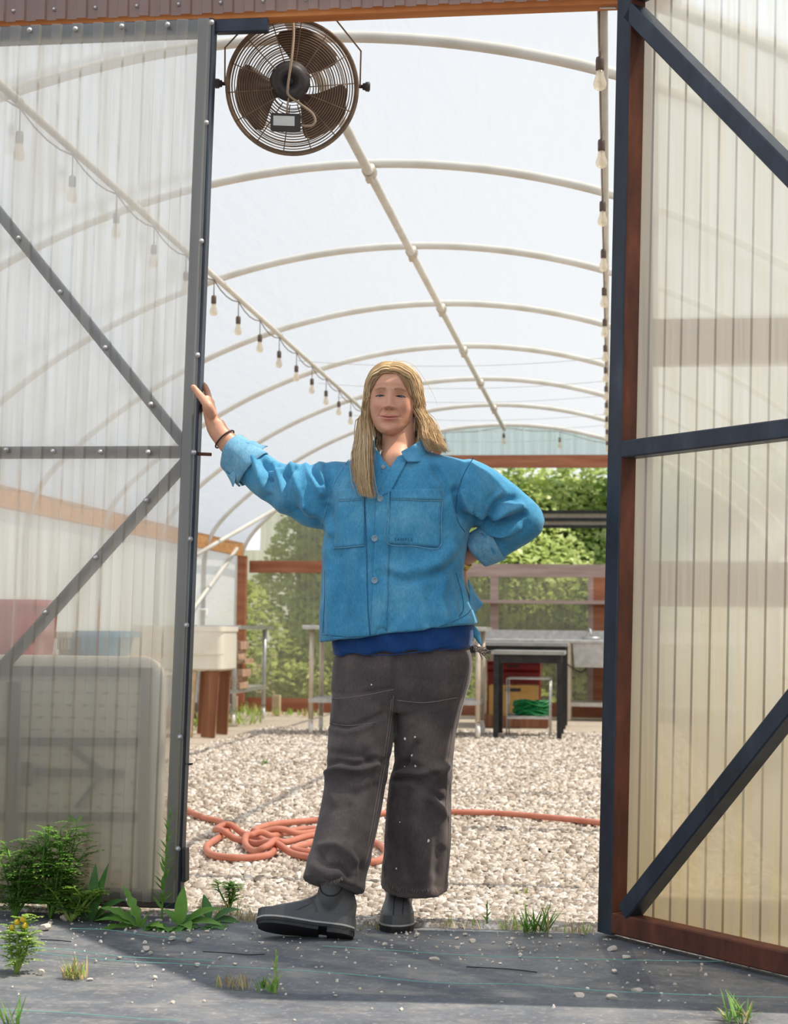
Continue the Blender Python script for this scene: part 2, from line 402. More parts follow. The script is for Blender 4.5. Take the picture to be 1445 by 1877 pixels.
o = bpy.data.objects.new('gravel_stones', me); COL.objects.link(o); o.parent = gr; ORG[o.name] = V((0, 0, 0)); o['kind'] = 'stuff'

fab = MB().grid(wavy(-3.2, 4.2, -6.5, -.06, 120, 110, .007, 5, .002)).build('ground_fabric', 'weed_fabric', smooth=True, kind='structure', label='dark grey woven weed barrier fabric in front of the doors', cat='ground fabric')
cv, cf_ = stones(750, lambda r, n: np.where(r.uniform(0, 1, n) < .6, r.normal(.2, .9, n), r.uniform(-1.6, 2.4, n)), lambda r, n: -.09 - np.abs(r.exponential(.35, n)), lambda r, n, Y: r.uniform(.0015, .0042, n), .007, 31)
cm = bpy.data.meshes.new('gravel_crumbs'); cm.from_pydata(cv.tolist(), [], cf_.tolist())
CR = bpy.data.objects.new('gravel_crumbs', cm); COL.objects.link(CR); CR.parent = fab; CR['kind'] = 'stuff'; cm.materials.append(M_['stone'])
for pts in ([(0, 1737), (120, 1742), (230, 1755), (390, 1762)], [(60, 1747), (210, 1762), (330, 1768), (470, 1776), (640, 1787), (800, 1803), (960, 1806), (1110, 1818), (1300, 1826), (1445, 1830)],
            [(0, 1852), (120, 1858), (250, 1868), (330, 1872)], [(590, 1735), (700, 1742), (850, 1752), (1000, 1757), (1200, 1762), (1440, 1765)],
            [(130, 1703), (200, 1706), (270, 1716), (330, 1722)]):
    path = spline([gnd(x, y, .010) for x, y in pts], 60)
    path[:, 2] += .002
    MB().tube(path, .0010, 5).build('woven_thread', 'thread_green', fab)

# ---- tunnel frame
fr = empty('tunnel_frame', (0, 0, 0), 'white pipe hoop frame of the greenhouse tunnel', 'frame', kind='structure')
prof3 = lambda y: [(x, y, z) for x, z in ARCH]
bow_y = [.05] + [BOW0 + i*BOWS for i in range(7)] + [YF - .03]
MB().tube(prof3(0), .021, 12).build('bow', 'pipe_white', fr, True)
b0 = bpy.data.objects['bow']; b0.location = (0, bow_y[0], 0)
for y in bow_y[1:]: share(b0, 'bow', fr, (0, y, 0))
MB().tube([(0, .02, RIDGE-.043), (0, YF, RIDGE-.043)], .021, 12).build('ridge_purlin', 'pipe_white', fr, True)
PX = 1.08; PZ = arch_z(PX) - .038
for s in (-1, 1):
    MB().tube([(s*PX, .02, PZ), (s*PX, YF, PZ)], .017, 12).build('side_purlin', 'pipe_white', fr, True)
    MB().tube([(s*(HALF-.04), .02, .45), (s*(HALF-.04), YF, .45)], .017, 10).build('side_rail', 'pipe_white', fr, True)
m = MB(); m.lathe([(.033, -.03), (.033, .03)], (0, 0, RIDGE-.036), (0, 1, 0), 14); m.box(-.014, .014, -.03, .03, RIDGE-.085, RIDGE-.03)
c0 = m.build('clamp', 'pipe_tan', fr, True); c0.location = (0, bow_y[1], 0)
for y in bow_y[2:-1]: share(c0, 'clamp', fr, (0, y, 0))
# wind braces in the far left corner
def atl(px, py): return atx(px, py, -(HALF-.05))
MB().tube([atl(434.5, 1005.6), atl(355.6, 1114.6) + (atl(355.6, 1114.6)-atl(434.5, 1005.6))*.35], .02, 10).build('wind_brace', 'pipe_white', fr, True)
MB().tube([at(503, 934.4, YF-.12), atl(359.7, 1017)], .021, 10).build('wind_brace', 'pipe_white', fr, True)

# ---- film cover: roof and sides
yy = np.linspace(.0, YF, 60)
A = np.array(arch_pts(40, .024))
G = np.zeros((len(yy), len(A), 3))
for i, y in enumerate(yy):
    k = min(abs(y - b) for b in bow_y); sag = .012*math.sin(min(k/.8, 1)*math.pi/2)
    G[i, :, 0] = A[:, 0]*(1 - sag*.3); G[i, :, 1] = y; G[i, :, 2] = A[:, 1] - sag*(A[:, 1] > 1.2)
zc = 1.62
idx = [j for j in range(len(A)) if A[j, 1] > zc]
MB().grid(G[:, idx[0]:idx[-1]+1], True).build('ceiling', 'film', smooth=True, kind='structure', label='translucent white plastic film roof of the tunnel', cat='film roof')
for s, rng_ in ((0, range(0, idx[0]+1)), (1, range(idx[-1], len(A)))):
    g = G[:, list(rng_)]
    MB().grid(g, True).build('wall_left' if s == 0 else 'wall_right', 'film_side', smooth=True, kind='structure', label='milky plastic side wall on the %s of the tunnel' % ('left' if s == 0 else 'right'), cat='wall')
for s, nm in ((-1, 'left'), (1, 'right')):
    x = s*(HALF-.02)
    hb = MB().box(x-.02, x+.02, .05, YF-.05, 1.63, 1.77).build('trim_1' if s < 0 else 'trim_2', 'wood_girt', kind='structure', label='wooden hip board along the %s side wall' % nm, cat='board')
    MB().box(x-.02, x+.02, .05, YF-.05, -.02, .16).build('baseboard_'+nm, 'wood_grey', kind='structure', label='weathered wooden baseboard along the %s side wall' % nm, cat='baseboard')
    MB().box(x+.03*-s-.045, x+.03*-s+.045, YF-.16, YF-.07, 0, 1.63).build('trim_3' if s < 0 else 'trim_4', 'wood_far', kind='structure', label='reddish wooden corner post by the far %s corner' % nm, cat='post')

# ---- corrugated sheets
def corr_profile(width, period=.0678, amp=.011, start=0.0):
    u = [0.0]; d = [0.0]; k = -period
    pts = []
    while k < width + period:
        for a, b in ((0, 0), (.38, 0), (.44, 1), (.86, 1), (.92, 0)): pts.append((k + a*period + start, b*amp))
        k += period
    pts = [(a, b) for a, b in pts if 0 <= a <= width]
    return pts
def corrugated(name, mat, p0, ux, width, up, heights, nrm, parent=None, ztop=None, **kw):
    # p0 lower corner; ux unit along width; up unit; heights list of distances up; nrm outward
    pr = corr_profile(width, amp=kw.pop('amp', .011), start=kw.pop('start', 0.0)); p0, ux, up, nrm = V(p0), V(ux), V(up), V(nrm)
    G = np.zeros((len(heights), len(pr), 3))
    for j, (a, b) in enumerate(pr):
        for i, h_ in enumerate(heights):
            hh = h_
            if ztop is not None: hh = min(h_, max(ztop(p0 + ux*a) - p0[2], heights[0]+.001))
            G[i, j] = p0 + ux*a + nrm*b + up*hh
    o = MB().grid(G).build(name, mat, parent, **kw)
    at_ = o.data.attributes.new('ucoord', 'FLOAT', 'POINT'); at_.data.foreach_set('value', np.tile([a for a, b in pr], len(heights)))
    return o

# ---- front end wall
HB = at(440, 33, -.03)[2]              # underside of the door header
print('header z', HB)
fw = empty('wall_front', (0, 0, 0), 'front end wall of the greenhouse around the doorway', 'wall', kind='structure')
hx_ = np.linspace(-1.32, 1.32, 23)
MB().prism([(x, -.028, HB) for x in hx_] + [(x, -.028, max(min(HB+.15, arch_z(x)-.005), HB+.004)) for x in hx_[::-1]], (0, .055, 0)).build('header_beam', 'wood_orange', fw)
hb_ = at(300, 26, -.05)[2]
corrugated('gable_sheet', 'sheet_gable', (-1.30, -.036, hb_), (1, 0, 0), 2.6, (0, 0, 1), [0, .12, .25, .6], (0, -1, 0), fw, ztop=lambda p: arch_z(p[0])+.0, start=.02)
m0 = None
for i in range(30):
    x = -1.6 + i*.1356
    if abs(x) > 1.05: continue
    if m0 is None:
        m0 = MB().lathe([(.0075, 0), (.0075, .002), (.0045, .003), (.0045, .007), (.002, .008)], (0, 0, 0), (0, -1, 0), 10).build('screw', 'screw', fw, True); m0.location = (x, -.0365, hb_+.035)
    else: share(m0, 'screw', fw, (x, -.0365, hb_+.035))
JX = at(1170, 900, .0)[0]             # right jamb
MB().box(JX-.03, JX+.06, -.02, .07, -.02, HB).build('jamb', 'wood_post', fw)
JL = -1.28
MB().box(JL-.09, JL, .01, .1, -.02, arch_z(JL-.09)-.03).build('jamb', 'wood_post', fw)
for nm, z0, z1 in (('girt', at(1250, 672, .02)[2], at(1250, 588, .02)[2]), ('girt', at(1250, 1112, .02)[2], at(1250, 1030, .02)[2]), ('girt', .0, .1)):
    MB().box(JX+.05, HALF-.03, -.005, .035, z0, z1).build(nm, 'wood_girt', fw)
    MB().box(-HALF+.03, JL-.09, .01, .05, z0, z1).build(nm, 'wood_girt', fw)
corrugated('wall_sheet', 'sheet_wall', (JX-.02, -.024, .02), (1, 0, 0), HALF-JX, (0, 0, 1), [0, .6, 1.2, 1.8, 2.4, 3.2], (0, -1, 0), fw, amp=.005, ztop=lambda p: min(HB+.02, arch_z(p[0]) if abs(p[0]) < 2.6 else 1.9))
corrugated('wall_sheet', 'sheet_wall', (-HALF+.02, -.024, .02), (1, 0, 0), HALF+JL, (0, 0, 1), [0, .6, 1.2, 1.8, 2.4, 3.2], (0, -1, 0), fw, amp=.005, ztop=lambda p: min(HB+.02, arch_z(p[0]) if abs(p[0]) < 2.6 else 1.9))

# ---- left door (closed), frame behind the corrugated sheet
LY = -.045
TR, BR = at(396, 38, LY), at(333, 1664, LY)
BR[2] = max(BR[2], .012); lv = TR-BR; LH = np.linalg.norm(lv); lv = lv/LH
LW = 1.16
ld = empty('door_1', (BR[0]-LW/2, LY, 0), 'left greenhouse door of corrugated clear plastic on a steel frame, shut', 'door', kind='structure')
fx = V((1, 0, 0)); fz = lv
T = .05
def LD(u, v, y=LY): return V((BR[0] - u + lv[0]*v, y, BR[2] + lv[2]*v))
MB().beam(LD(T/2, 0), LD(T/2, LH), T, T, (0, 1, 0), .004).build('stile', 'steel_blue', ld)
MB().beam(LD(LW-T/2, 0), LD(LW-T/2, LH), T, T, (0, 1, 0), .004).build('stile', 'steel_blue', ld)
MB().beam(LD(LW, LH-T/2), LD(T, LH-T/2), T, T, (0, 1, 0), .004).build('top_rail', 'steel_blue', ld)
MB().beam(LD(LW, T/2), LD(T, T/2), T, T, (0, 1, 0), .004).build('bottom_rail', 'steel_brown', ld)
def ldpx(px, py): return at(px, py, LY)
ml = ldpx(300, 829); ml0 = V((BR[0]-LW+T/2, LY, ml[2]))
MB().beam(ml0, V((LD(T, 0)[0] + lv[0]*(ml[2]-BR[2]), LY, ml[2])), .036, .036, (0, 1, 0), .003).build('middle_rail', 'steel_brown', ld)
for (a, b) in (((0, 392), (345, 822)), ((345, 842), (0, 1228))):
    p, q = ldpx(*a), ldpx(*b); ext = (p-q)/np.linalg.norm(p-q)
    if a[0] == 0: p = p + ext*.52
    else: q = q - ext*.52
    MB().beam(p, q, .032, .036, (0, 1, 0), .003).build('diagonal_brace', 'steel_blue' if a[1] < 500 else 'steel_brown', ld)
pn = corrugated('sheet', 'sheet_left', LD(LW, .0, LY-T/2-.003), (1, 0, 0), LW-.004, lv, [.02, .4, .8, 1.2, 1.6, 2.0, 2.4, LH-.005], (0, -1, 0), ld)
# plate welded to the top rail, reaching past the door edge
MB().beam(at(398, 50, LY+.01), at(492, 47, LY+.01), .042, .03, (0, 1, 0), .003).build('track_plate', 'steel_blue', ld)
MB().beam(at(362, 832, LY-.01), at(387, 833, LY-.02), .010, .010, (0, 1, 0), .002).build('latch_bolt', 'rust', ld)
MB().beam(at(340, 1555, LY-.0), at(340, 1615, LY-.0), .012, .05, (0, 1, 0), .002).build('hinge_plate', 'black_metal', ld)
MB().beam(at(345, 1401, LY), at(353, 1400, LY), .006, .012, (0, 1, 0), .001).build('latch_tab', 'black_metal', ld)
scr = [(388, 41), (378, 225), (369, 442), (362, 651), (355, 829), (349, 988), (342, 1146), (330, 1351), (326, 1556), (233, 1650),
       (34, 436), (110, 535), (193, 637), (276, 741), (11, 824), (97, 827), (184, 828), (271, 829), (268, 917), (175, 1022), (83, 1122),
       (54, 55), (138, 53), (223, 48), (307, 45)]
s0 = None
for (a, b) in scr:
    p = at(a, b, LY-T/2-.0035 - (.0145 if b < 60 and a < 380 else .0145))
    if s0 is None:
        s0 = MB().lathe([(.0085, 0), (.0085, .002), (.0052, .003), (.0052, .008), (.002, .009)], (0, 0, 0), (0, -1, 0), 12).build('screw', 'screw', ld, True)
        s0.location = tuple(p - ORG[ld.name])
        base = s0
        ORG_l = ORG[ld.name]
        me_ = s0.data
        co = np.array([v.co for v in me_.vertices]) + ORG_l
        me_.vertices.foreach_set('co', co.ravel()); me_.update()
    else: share(s0, 'screw', ld, p - ORG[ld.name])

# ---- right door, swung open towards the front right
HP = gnd(1094, 1711, .01)                       # hinge-side foot
HQ = gnd(1445, 1797, .01)
rd_dir = (HQ-HP); rd_dir[2] = 0; rd_dir /= np.linalg.norm(rd_dir)
rn = V((-rd_dir[1], rd_dir[0], 0)); rn = rn if rn[1] < 0 else -rn    # towards the camera / doorway
print('right door dir', rd_dir, HP)
def rdp(px, py, off=0.0): return onplane(px, py, HP + rn*off, rn)
RH0, RH1 = HP.copy(), rdp(1131, -5)
rup = RH1-RH0; rup = rup/rup[2]
RW = 1.14; TOPZ = HB - .01
rd = empty('door_2', (HP[0], HP[1], 0), 'right greenhouse door of yellowed corrugated plastic, swung wide open', 'door', kind='structure')
def RD(u, z, off=0.0): return HP + rd_dir*u + rup*z + rn*off
T2 = .060
MB().beam(RD(T2/2, .005, -T2/2), RD(T2/2, TOPZ, -T2/2), T2, T2, rn, .004).build('stile', 'steel_blue', rd)
MB().beam(RD(RW-T2/2, .005, -T2/2), RD(RW-T2/2, TOPZ, -T2/2), T2, T2, rn, .004).build('stile', 'steel_blue', rd)
MB().beam(RD(T2, TOPZ-T2/2, -T2/2), RD(RW-T2, TOPZ-T2/2, -T2/2), T2, T2, rn, .004).build('top_rail', 'steel_blue', rd)
MB().beam(RD(T2, .038, -T2/2), RD(RW-T2, .038, -T2/2), T2, .055, rn, .004).build('bottom_rail', 'rust', rd)
MB().beam(RD(T2+.001, .07, -T2/2), RD(T2+.001, TOPZ-T2, -T2/2), .0025, T2-.006, rn).build('rusted_face', 'rust', rd)
zz = rdp(1160, 827)[2]
MB().beam(RD(T2, zz, -T2/2), RD(RW-T2, zz, -T2/2), .05, T2, rn, .004).build('middle_rail', 'steel_blue', rd)
def toedge(a, b): return a + (b-a)*((RW-T2*.8 - np.dot(a-HP, rd_dir))/np.dot(b-a, rd_dir))
a, b = rdp(1150, 20), rdp(1445, 322)
MB().beam(a - rn*T2/2, toedge(a, b) - rn*T2/2, .05, T2, rn, .004).build('diagonal_brace', 'steel_blue', rd)
a, b = rdp(1140, 1672), rdp(1445, 1285)
MB().beam(a - rn*T2/2, toedge(a, b) - rn*T2/2, .05, T2, rn, .004).build('diagonal_brace', 'steel_blue', rd)
corrugated('sheet', 'sheet_right', RD(.0, .03, -T2-.004), rd_dir, RW, rup/np.linalg.norm(rup), [0, .4, .8, 1.2, 1.6, 2.0, 2.4, TOPZ-.03], -rn, rd, amp=.005)
MB().beam(at(1100, 5, -.0), at(1130, 5, -.0), .035, .012, (0, 1, 0)).build('header_plate', 'galv', fw)

# ---- far end wall
fe = empty('wall_back', (0, YF, 0), 'far end wall of the greenhouse with boards and corrugated plastic', 'wall', kind='structure')
zG1, zG0 = at(520, 1028, YF)[2], at(520, 1050, YF)[2]
zH1, zH0 = at(1000, 834, YF)[2], at(1000, 857, YF)[2]
OX = at(800, 1000, YF)[0]
YB = YF + .02
corrugated('gable_sheet', 'sheet_far_gable', (OX, YB+.03, zH0), (1, 0, 0), 2*HALF-.02-(OX+HALF), (0, 0, 1), [0, .15, .3, 1.2], (0, 1, 0), fe, ztop=lambda p: arch_z(p[0]) if abs(p[0]) < 2.55 else 1.9)
corrugated('end_sheet', 'sheet_far', (-HALF, YB+.03, .0), (1, 0, 0), OX+HALF, (0, 0, 1), [0, .5, 1.0, 1.5, 2.0, 2.5, 3.2], (0, 1, 0), fe, ztop=lambda p: arch_z(p[0]) if abs(p[0]) < 2.6 else 1.7)
corrugated('end_sheet', 'sheet_far', (OX, YB+.03, .0), (1, 0, 0), HALF-OX, (0, 0, 1), [0, .5, 1.0, zG0], (0, 1, 0), fe)
MB().box(-HALF+.1, OX, YB-.03, YB+.015, zG0, zG1).build('girt', 'wood_far', fe)
MB().box(OX, HALF-.05, YB-.03, YB+.015, at(1000, 1058, YF)[2], at(1000, 1034, YF)[2]).build('sill_rail', 'wood_grey', fe)
MB().box(OX, HALF-.6, YB-.03, YB+.015, zH0, zH1).build('header_beam', 'wood_far', fe)
MB().box(OX-.05, OX+.04, YB-.04, YB+.0, 0, arch_z(OX)-.03).build('stud', 'wood_far', fe)
for a, b, mt in ((899, 914, 'wood_grey'), (1078, 1088, 'wood_grey'), (1088, 1112, 'wood_far')):
    MB().box(at(a, 1100, YF)[0], at(b, 1100, YF)[0], YB-.028, YB+.015, .0, at(1000, 1036, YF)[2]).build('stud', mt, fe)
zs = at(1000, 1107, YF)[2]
MB().box(OX+.2, HALF-.1, YB-.20, YB-.03, zs, zs+.035).build('shelf_board', 'wood_grey', fe)
MB().box(-HALF+.1, HALF-.1, YB-.03, YB+.015, -.02, .14).build('baseboard', 'wood_far', fe)
# ================================================================ THINGS
pmat('fan_brown', [(.3, (.17, .11, .07)), (.7, (.30, .21, .14))], 20, (1, 1, 1), .6, .1)
pmat('fan_blade', [(.3, (.10, .065, .05)), (.7, (.17, .115, .085))], 8, (1, 1, 1), .6, .0)
pmat('motor', [(.3, (.035, .03, .032)), (.7, (.075, .065, .065))], 12, (1, 1, 1), .5, .1)
pmat('cord_tan', [(.3, (.36, .26, .18)), (.7, (.46, .35, .25))], 12, rough=.6)
pmat('label_white', [(.3, (.62, .63, .63)), (.7, (.75, .76, .76))], 40, rough=.5)
pmat('socket', [(.3, (.10, .07, .055)), (.7, (.17, .125, .10))], 30, rough=.6)
pmat('wire', [(.3, (.16, .12, .10)), (.7, (.24, .19, .15))], 30, rough=.6)
pmat('enamel', [(.3, (.80, .74, .62)), (.7, (.88, .84, .76))], 4, rough=.35)
pmat('pvc', [(.3, (.80, .80, .78)), (.7, (.88, .88, .86))], 4, rough=.4)
pmat('hose', [(.3, (.52, .17, .10)), (.7, (.66, .26, .18))], 10, rough=.55, bump=.15, bscale=120, bdist=.001)
pmat('red_plastic', [(.3, (.42, .02, .02)), (.7, (.55, .04, .035))], 5, rough=.4)
pmat('dark_red', [(.3, (.16, .01, .012)), (.7, (.26, .02, .02))], 5, rough=.5)
pmat('blue_plastic', [(.3, (.05, .22, .40)), (.7, (.10, .32, .52))], 5, rough=.4)
pmat('green_net', [(.3, (.0, .13, .03)), (.7, (.01, .26, .07))], 40, rough=.5)
pmat('cardboard', [(.3, (.34, .19, .05)), (.7, (.46, .27, .08))], 5, rough=.8)
pmat('table_plastic', [(.3, (.56, .53, .48)), (.7, (.66, .63, .58))], 9, rough=.5)
pmat('table_plastic_dim', [(.3, (.22, .19, .15)), (.7, (.28, .25, .21))], 9, rough=.6)
pmat('tabletop_dark', [(.3, (.30, .29, .29)), (.7, (.42, .41, .41))], 9, rough=.4, metal=.2)
pmat('rail_pale', [(.3, (.48, .42, .32)), (.7, (.64, .58, .48))], 30, rough=.8)
def glassmat():
    m, nt, out = _new('bulb_glass')
    v = _coords(nt); nz = _noise(nt, v, 30, 2)
    tr = nt.nodes.new('ShaderNodeBsdfTransparent'); tr.inputs[0].default_value = (1, .97, .9, 1)
    tl = nt.nodes.new('ShaderNodeBsdfTranslucent'); nt.links.new(_ramp(nt, nz, [(.3, (.9, .8, .62)), (.7, (.98, .92, .8))]), tl.inputs[0])
    gl = nt.nodes.new('ShaderNodeBsdfGlossy'); gl.inputs['Roughness'].default_value = .08
    m1 = nt.nodes.new('ShaderNodeMixShader'); m1.inputs[0].default_value = .4
    m2 = nt.nodes.new('ShaderNodeMixShader'); m2.inputs[0].default_value = .15
    nt.links.new(tl.outputs[0], m1.inputs[1]); nt.links.new(tr.outputs[0], m1.inputs[2])
    nt.links.new(m1.outputs[0], m2.inputs[1]); nt.links.new(gl.outputs[0], m2.inputs[2]); nt.links.new(m2.outputs[0], out.inputs['Surface'])
glassmat()

# ---------------------------------------------------------------- wall fan hung behind the header
FC = at(536, 161, .20)
fsc = np.linalg.norm(at(654, 161, .20) - FC)/118.0    # metres per pixel there
fan = empty('hanging_fan', FC, 'round brown metal cage fan hanging behind the door header', 'fan')
fa = CAM - FC; fa[2] *= 1.0; fa = fa/np.linalg.norm(fa); fa = fa + V((0, 0, -.02)); fa /= np.linalg.norm(fa)   # axis towards the viewer
fxx = np.cross(V((0, 0, 1)), fa); fxx /= np.linalg.norm(fxx); fzz = np.cross(fa, fxx)
# image right = +fxx ? make sure
if np.dot(fxx, RT) < 0: fxx = -fxx
def FP(u, v, d=0.0): return FC + (fxx*u + fzz*v)*fsc + fa*d          # u right, v up in photo pixels, d metres towards the viewer
th = np.linspace(0, 2*math.pi, 72, endpoint=False)
def ring(r, d, tr, n=6, m=None): (m or MB()).tube([FP(r*math.cos(t), r*math.sin(t), d) for t in th], tr, n, closed=True)
m = MB(); ring(118, 0.0, .0055, 8, m); ring(118, -.10, .0055, 8, m)
m.grid(np.array([[FP(116*math.cos(t), 116*math.sin(t), d) for t in np.append(th, 0)] for d in (-.003, -.035)]))
m.build('rim', 'fan_brown', fan, True)
dome = lambda r: .045*(1-(r/118)**2.2)
m = MB(); r = 38
while r < 115: ring(r, dome(r), .0017, 4, m); r += 4.4
m.build('rear_guard_rings', 'fan_brown', fan, True)
m = MB(); r = 22
while r < 115: ring(r, -.10-dome(r)*.8, .0014, 4, m); r += 5.6
m.build('front_guard_rings', 'fan_brown', fan, True)
sp0 = None
for k in range(14):
    a = k*2*math.pi/14 + .1
    MB().tube([FP(rr*math.cos(a), rr*math.sin(a), dome(rr)+.0015) for rr in np.linspace(30, 118, 8)], .0019, 5).build('guard_spoke', 'fan_brown', fan, True)
for k, a0 in enumerate((62, 188, 318)):
    # paddle blade: grows wide towards a rounded tip, pitched about its axis
    g = []
    for i, t in enumerate(np.linspace(0, 1, 14)):
        rr = 22 + 84*t; hw = math.radians(16 + 24*math.sin(min(t*1.25, 1)*math.pi/2))*(1 - .0*t)
        if t > .82: hw *= math.sqrt(max(1-((t-.82)/.185)**2, .02))
        row = []
        for s in np.linspace(-1, 1, 12):
            aa = math.radians(a0) + hw*s + .16*t
            row.append(FP(rr*math.cos(aa), rr*math.sin(aa), -.055 + .032*s*(.4+.6*t) + .006*math.cos(s*1.5)))
        g.append(row)
    b_ = MB().grid(np.array(g)).build('blade', 'fan_blade', fan, True)
    so = b_.modifiers.new('thick', 'SOLIDIFY'); so.thickness = .002; so.offset = 0
m = MB(); m.lathe([(36*fsc, .035), (36*fsc, .045), (33*fsc, .05), (31*fsc, .085), (26*fsc, .098), (17*fsc, .102), (13*fsc, .088), (.002, .086)], FC + (fxx*-1+fzz*16)*fsc*.0 + fxx*(-4*fsc) + fzz*(12*fsc) - fxx*0, fa, 32)
mt_ = m.build('motor_housing', 'motor', fan, True)
MB().lathe([(7*fsc, .086), (7*fsc, .097), (4*fsc, .1)], FC + fxx*(-4*fsc) + fzz*(12*fsc), fa, 18).build('shaft_cap', 'black_metal', mt_, True)
for k in range(6):
    a = k*math.pi/3 + .4
    MB().lathe([(2.3*fsc, .044), (2.3*fsc, .053), (1*fsc, .054)], FP(-4+34*math.cos(a), 12+34*math.sin(a)), fa, 8).build('bolt', 'fan_brown', mt_, True)
m = MB(); m.lathe([(20*fsc, -.03), (20*fsc, -.09), (8*fsc, -.1)], FC, fa, 20).build('blade_hub', 'fan_blade', fan, True)
m = MB(); c8 = [FP(u, v, .062) for u, v in ((-36, -44), (13, -44), (16, -47), (16, -73), (13, -76), (-34, -76), (-38, -73), (-38, -47))]
jb = m.prism(c8, fa*.032).build('junction_box', 'motor', fan)
MB().prism([FP(u, v, .0943) for u, v in ((-33, -48), (5, -48), (5, -65), (-33, -65))], fa*.0012).build('rating_label', 'label_white', jb)
MB().tube(spline([FP(0, 116, .006), FP(1, 90, .06), FP(-2, 50, .108), FP(-6, 20, .112), FP(-8, 0, .112), FP(-6, -12, .10), FP(15, -27, .075), FP(36, -42, .07), FP(42, -56, .075), FP(34, -64, .078), FP(16, -64, .078)], 70), .0042, 8).build('power_cord', 'cord_tan', fan, True)
MB().tube(spline([FP(-6, -16, .09), FP(-8, -30, .085), FP(-9, -44, .08)], 10), .0032, 6).build('ground_wire', 'cord_tan', fan, True)
# strap bracket running up behind the header
sl = [FP(-122, 3, -.02), FP(-122, 66, -.02), FP(-70, 122, -.02), FP(-62, 170, -.02)]; sr = [FP(123, 6, -.02), FP(123, 68, -.02), FP(72, 126, -.02), FP(60, 170, -.02)]
for P in (sl, sr):
    m = MB()
    for p, q in zip(P[:-1], P[1:]): m.beam(p, q + (q-p)/np.linalg.norm(q-p)*.002, .0045, .022, fa)
    m.build('bracket_strap', 'fan_brown', fan)
m = MB(); m.beam(FP(-62, 168, -.02), FP(60, 168, -.02), .0045, .022, fa); m.build('bracket_bar', 'fan_brown', fan)
for s, P in ((-1, sl), (1, sr)):
    m = MB(); ax = fxx*s
    m.lathe([(.006, -.012), (.006, .008), (.011, .009), (.012, .017), (.022*.7, .018), (.0165, .03), (.012, .033)], P[0], ax, 12)
    m.build('clamp_knob', 'motor', fan, True)

# ---------------------------------------------------------------- string lights
def string_light(name, pts, tops, label, r_w=.0035, size=1.0, drop=.05):
    root = empty(name, pts[0], label, 'string lights')
    MB().tube(pts, r_w, 6).build('cord', 'wire', root, True)
    proto = None
    for p in tops:
        p = V(p)
        if proto is None:
            g = MB().lathe([(.006, -.0), (.0125, -.006), (.0145, -.02), (.021, -.04), (.0225, -.05), (.019, -.062), (.009, -.069), (.001, -.071)], V((0, 0, -drop-.045))*1 + ORG[root.name], (0, 0, 1), 16).build('bulb', 'bulb_glass', root, True)
            s_ = MB().lathe([(.006, 0), (.013, -.004), (.0145, -.014), (.0145, -.044), (.013, -.047)], V((0, 0, -drop)) + ORG[root.name], (0, 0, 1), 14).build('socket', 'socket', g, True)
            w_ = MB().tube([V((0, 0, -drop-.002)) + ORG[root.name], ORG[root.name]], .003, 6).build('drop_wire', 'wire', g, True)
            proto = (g, s_, w_); g.location = tuple(p - ORG[root.name]); g.scale = (size,)*3
        else:
            a = proto[0].copy(); COL.objects.link(a); a.parent = root; a.location = tuple(p - ORG[root.name])
            for c in proto[1:]:
                b = c.copy(); COL.objects.link(b); b.parent = a
        
    return root
ty = [(393, 497), (437, 543), (474, 583), (508, 617), (541, 648), (569, 675), (596, 701), (620, 722), (643, 743)]
ys = [atx(a, b, -PX)[1] for a, b in ty]
print('bulb y', np.round(ys, 2))
sp = (ys[-1]-ys[0])/(len(ys)-1)
ys = [ys[0] + sp*i for i in range(-5, 16)]; ys = [y for y in ys if .15 < y < YF-.2]
def sagcord(x, z, ys, sag):
    pts = [V((x, .02, z))]; yp = .02
    for y in list(ys) + [YF-.15]:
        for u in (.25, .5, .75, 1.0): pts.append(V((x, yp+(y-yp)*u, z - sag*4*u*(1-u))))
        yp = y
    return pts
string_light('string_lights', sagcord(-PX, PZ-.022, ys, .03), [(-PX, y, PZ-.022) for y in ys], 'string of clear bulbs hung along the left purlin', drop=.085)
yr = [atx(a, b, PX)[1] for a, b in ((1112, 35), (1108, 150), (1112, 250), (1113, 335), (1115, 400))]
print('right bulbs', np.round(yr, 2))
yrs = [.42 + .92*i for i in range(13)]; yrs = [y for y in yrs if y < YF-.2]
string_light('string_lights', sagcord(PX-.01, PZ-.022, yrs, .045), [(PX-.01, y, PZ-.022) for y in yrs], 'string of clear bulbs hanging beside the right door post', drop=.02)
ex = [-.62, .0, .58, 1.2, 1.75]
pts = []
for x in np.linspace(-2.0, 2.0, 60):
    d = min(abs(x-e) for e in ex); pts.append((x, YF-.07, arch_z(x) - .035 - .10*min(d, .3)))
string_light('string_lights', pts, [(e, YF-.07, arch_z(e)-.035) for e in ex], 'string of bulbs following the arch of the far wall', drop=.06)
# faint crop wires strung across under the far hoops
wr = empty('crop_wires', (0, 8, 2.6), 'thin wires strung across below the roof hoops', 'wires')
for i, (y, z) in enumerate(((6.4, 2.77), (7.2, 2.73), (8.1, 2.75), (9.0, 2.72), (9.9, 2.74), (10.6, 2.72))):
    MB().tube([(x, y, z - .05*(1-(x/1.1)**2)) for x in np.linspace(-1.1, 1.1, 12)], .0018, 4).build('wire', 'galv', wr)

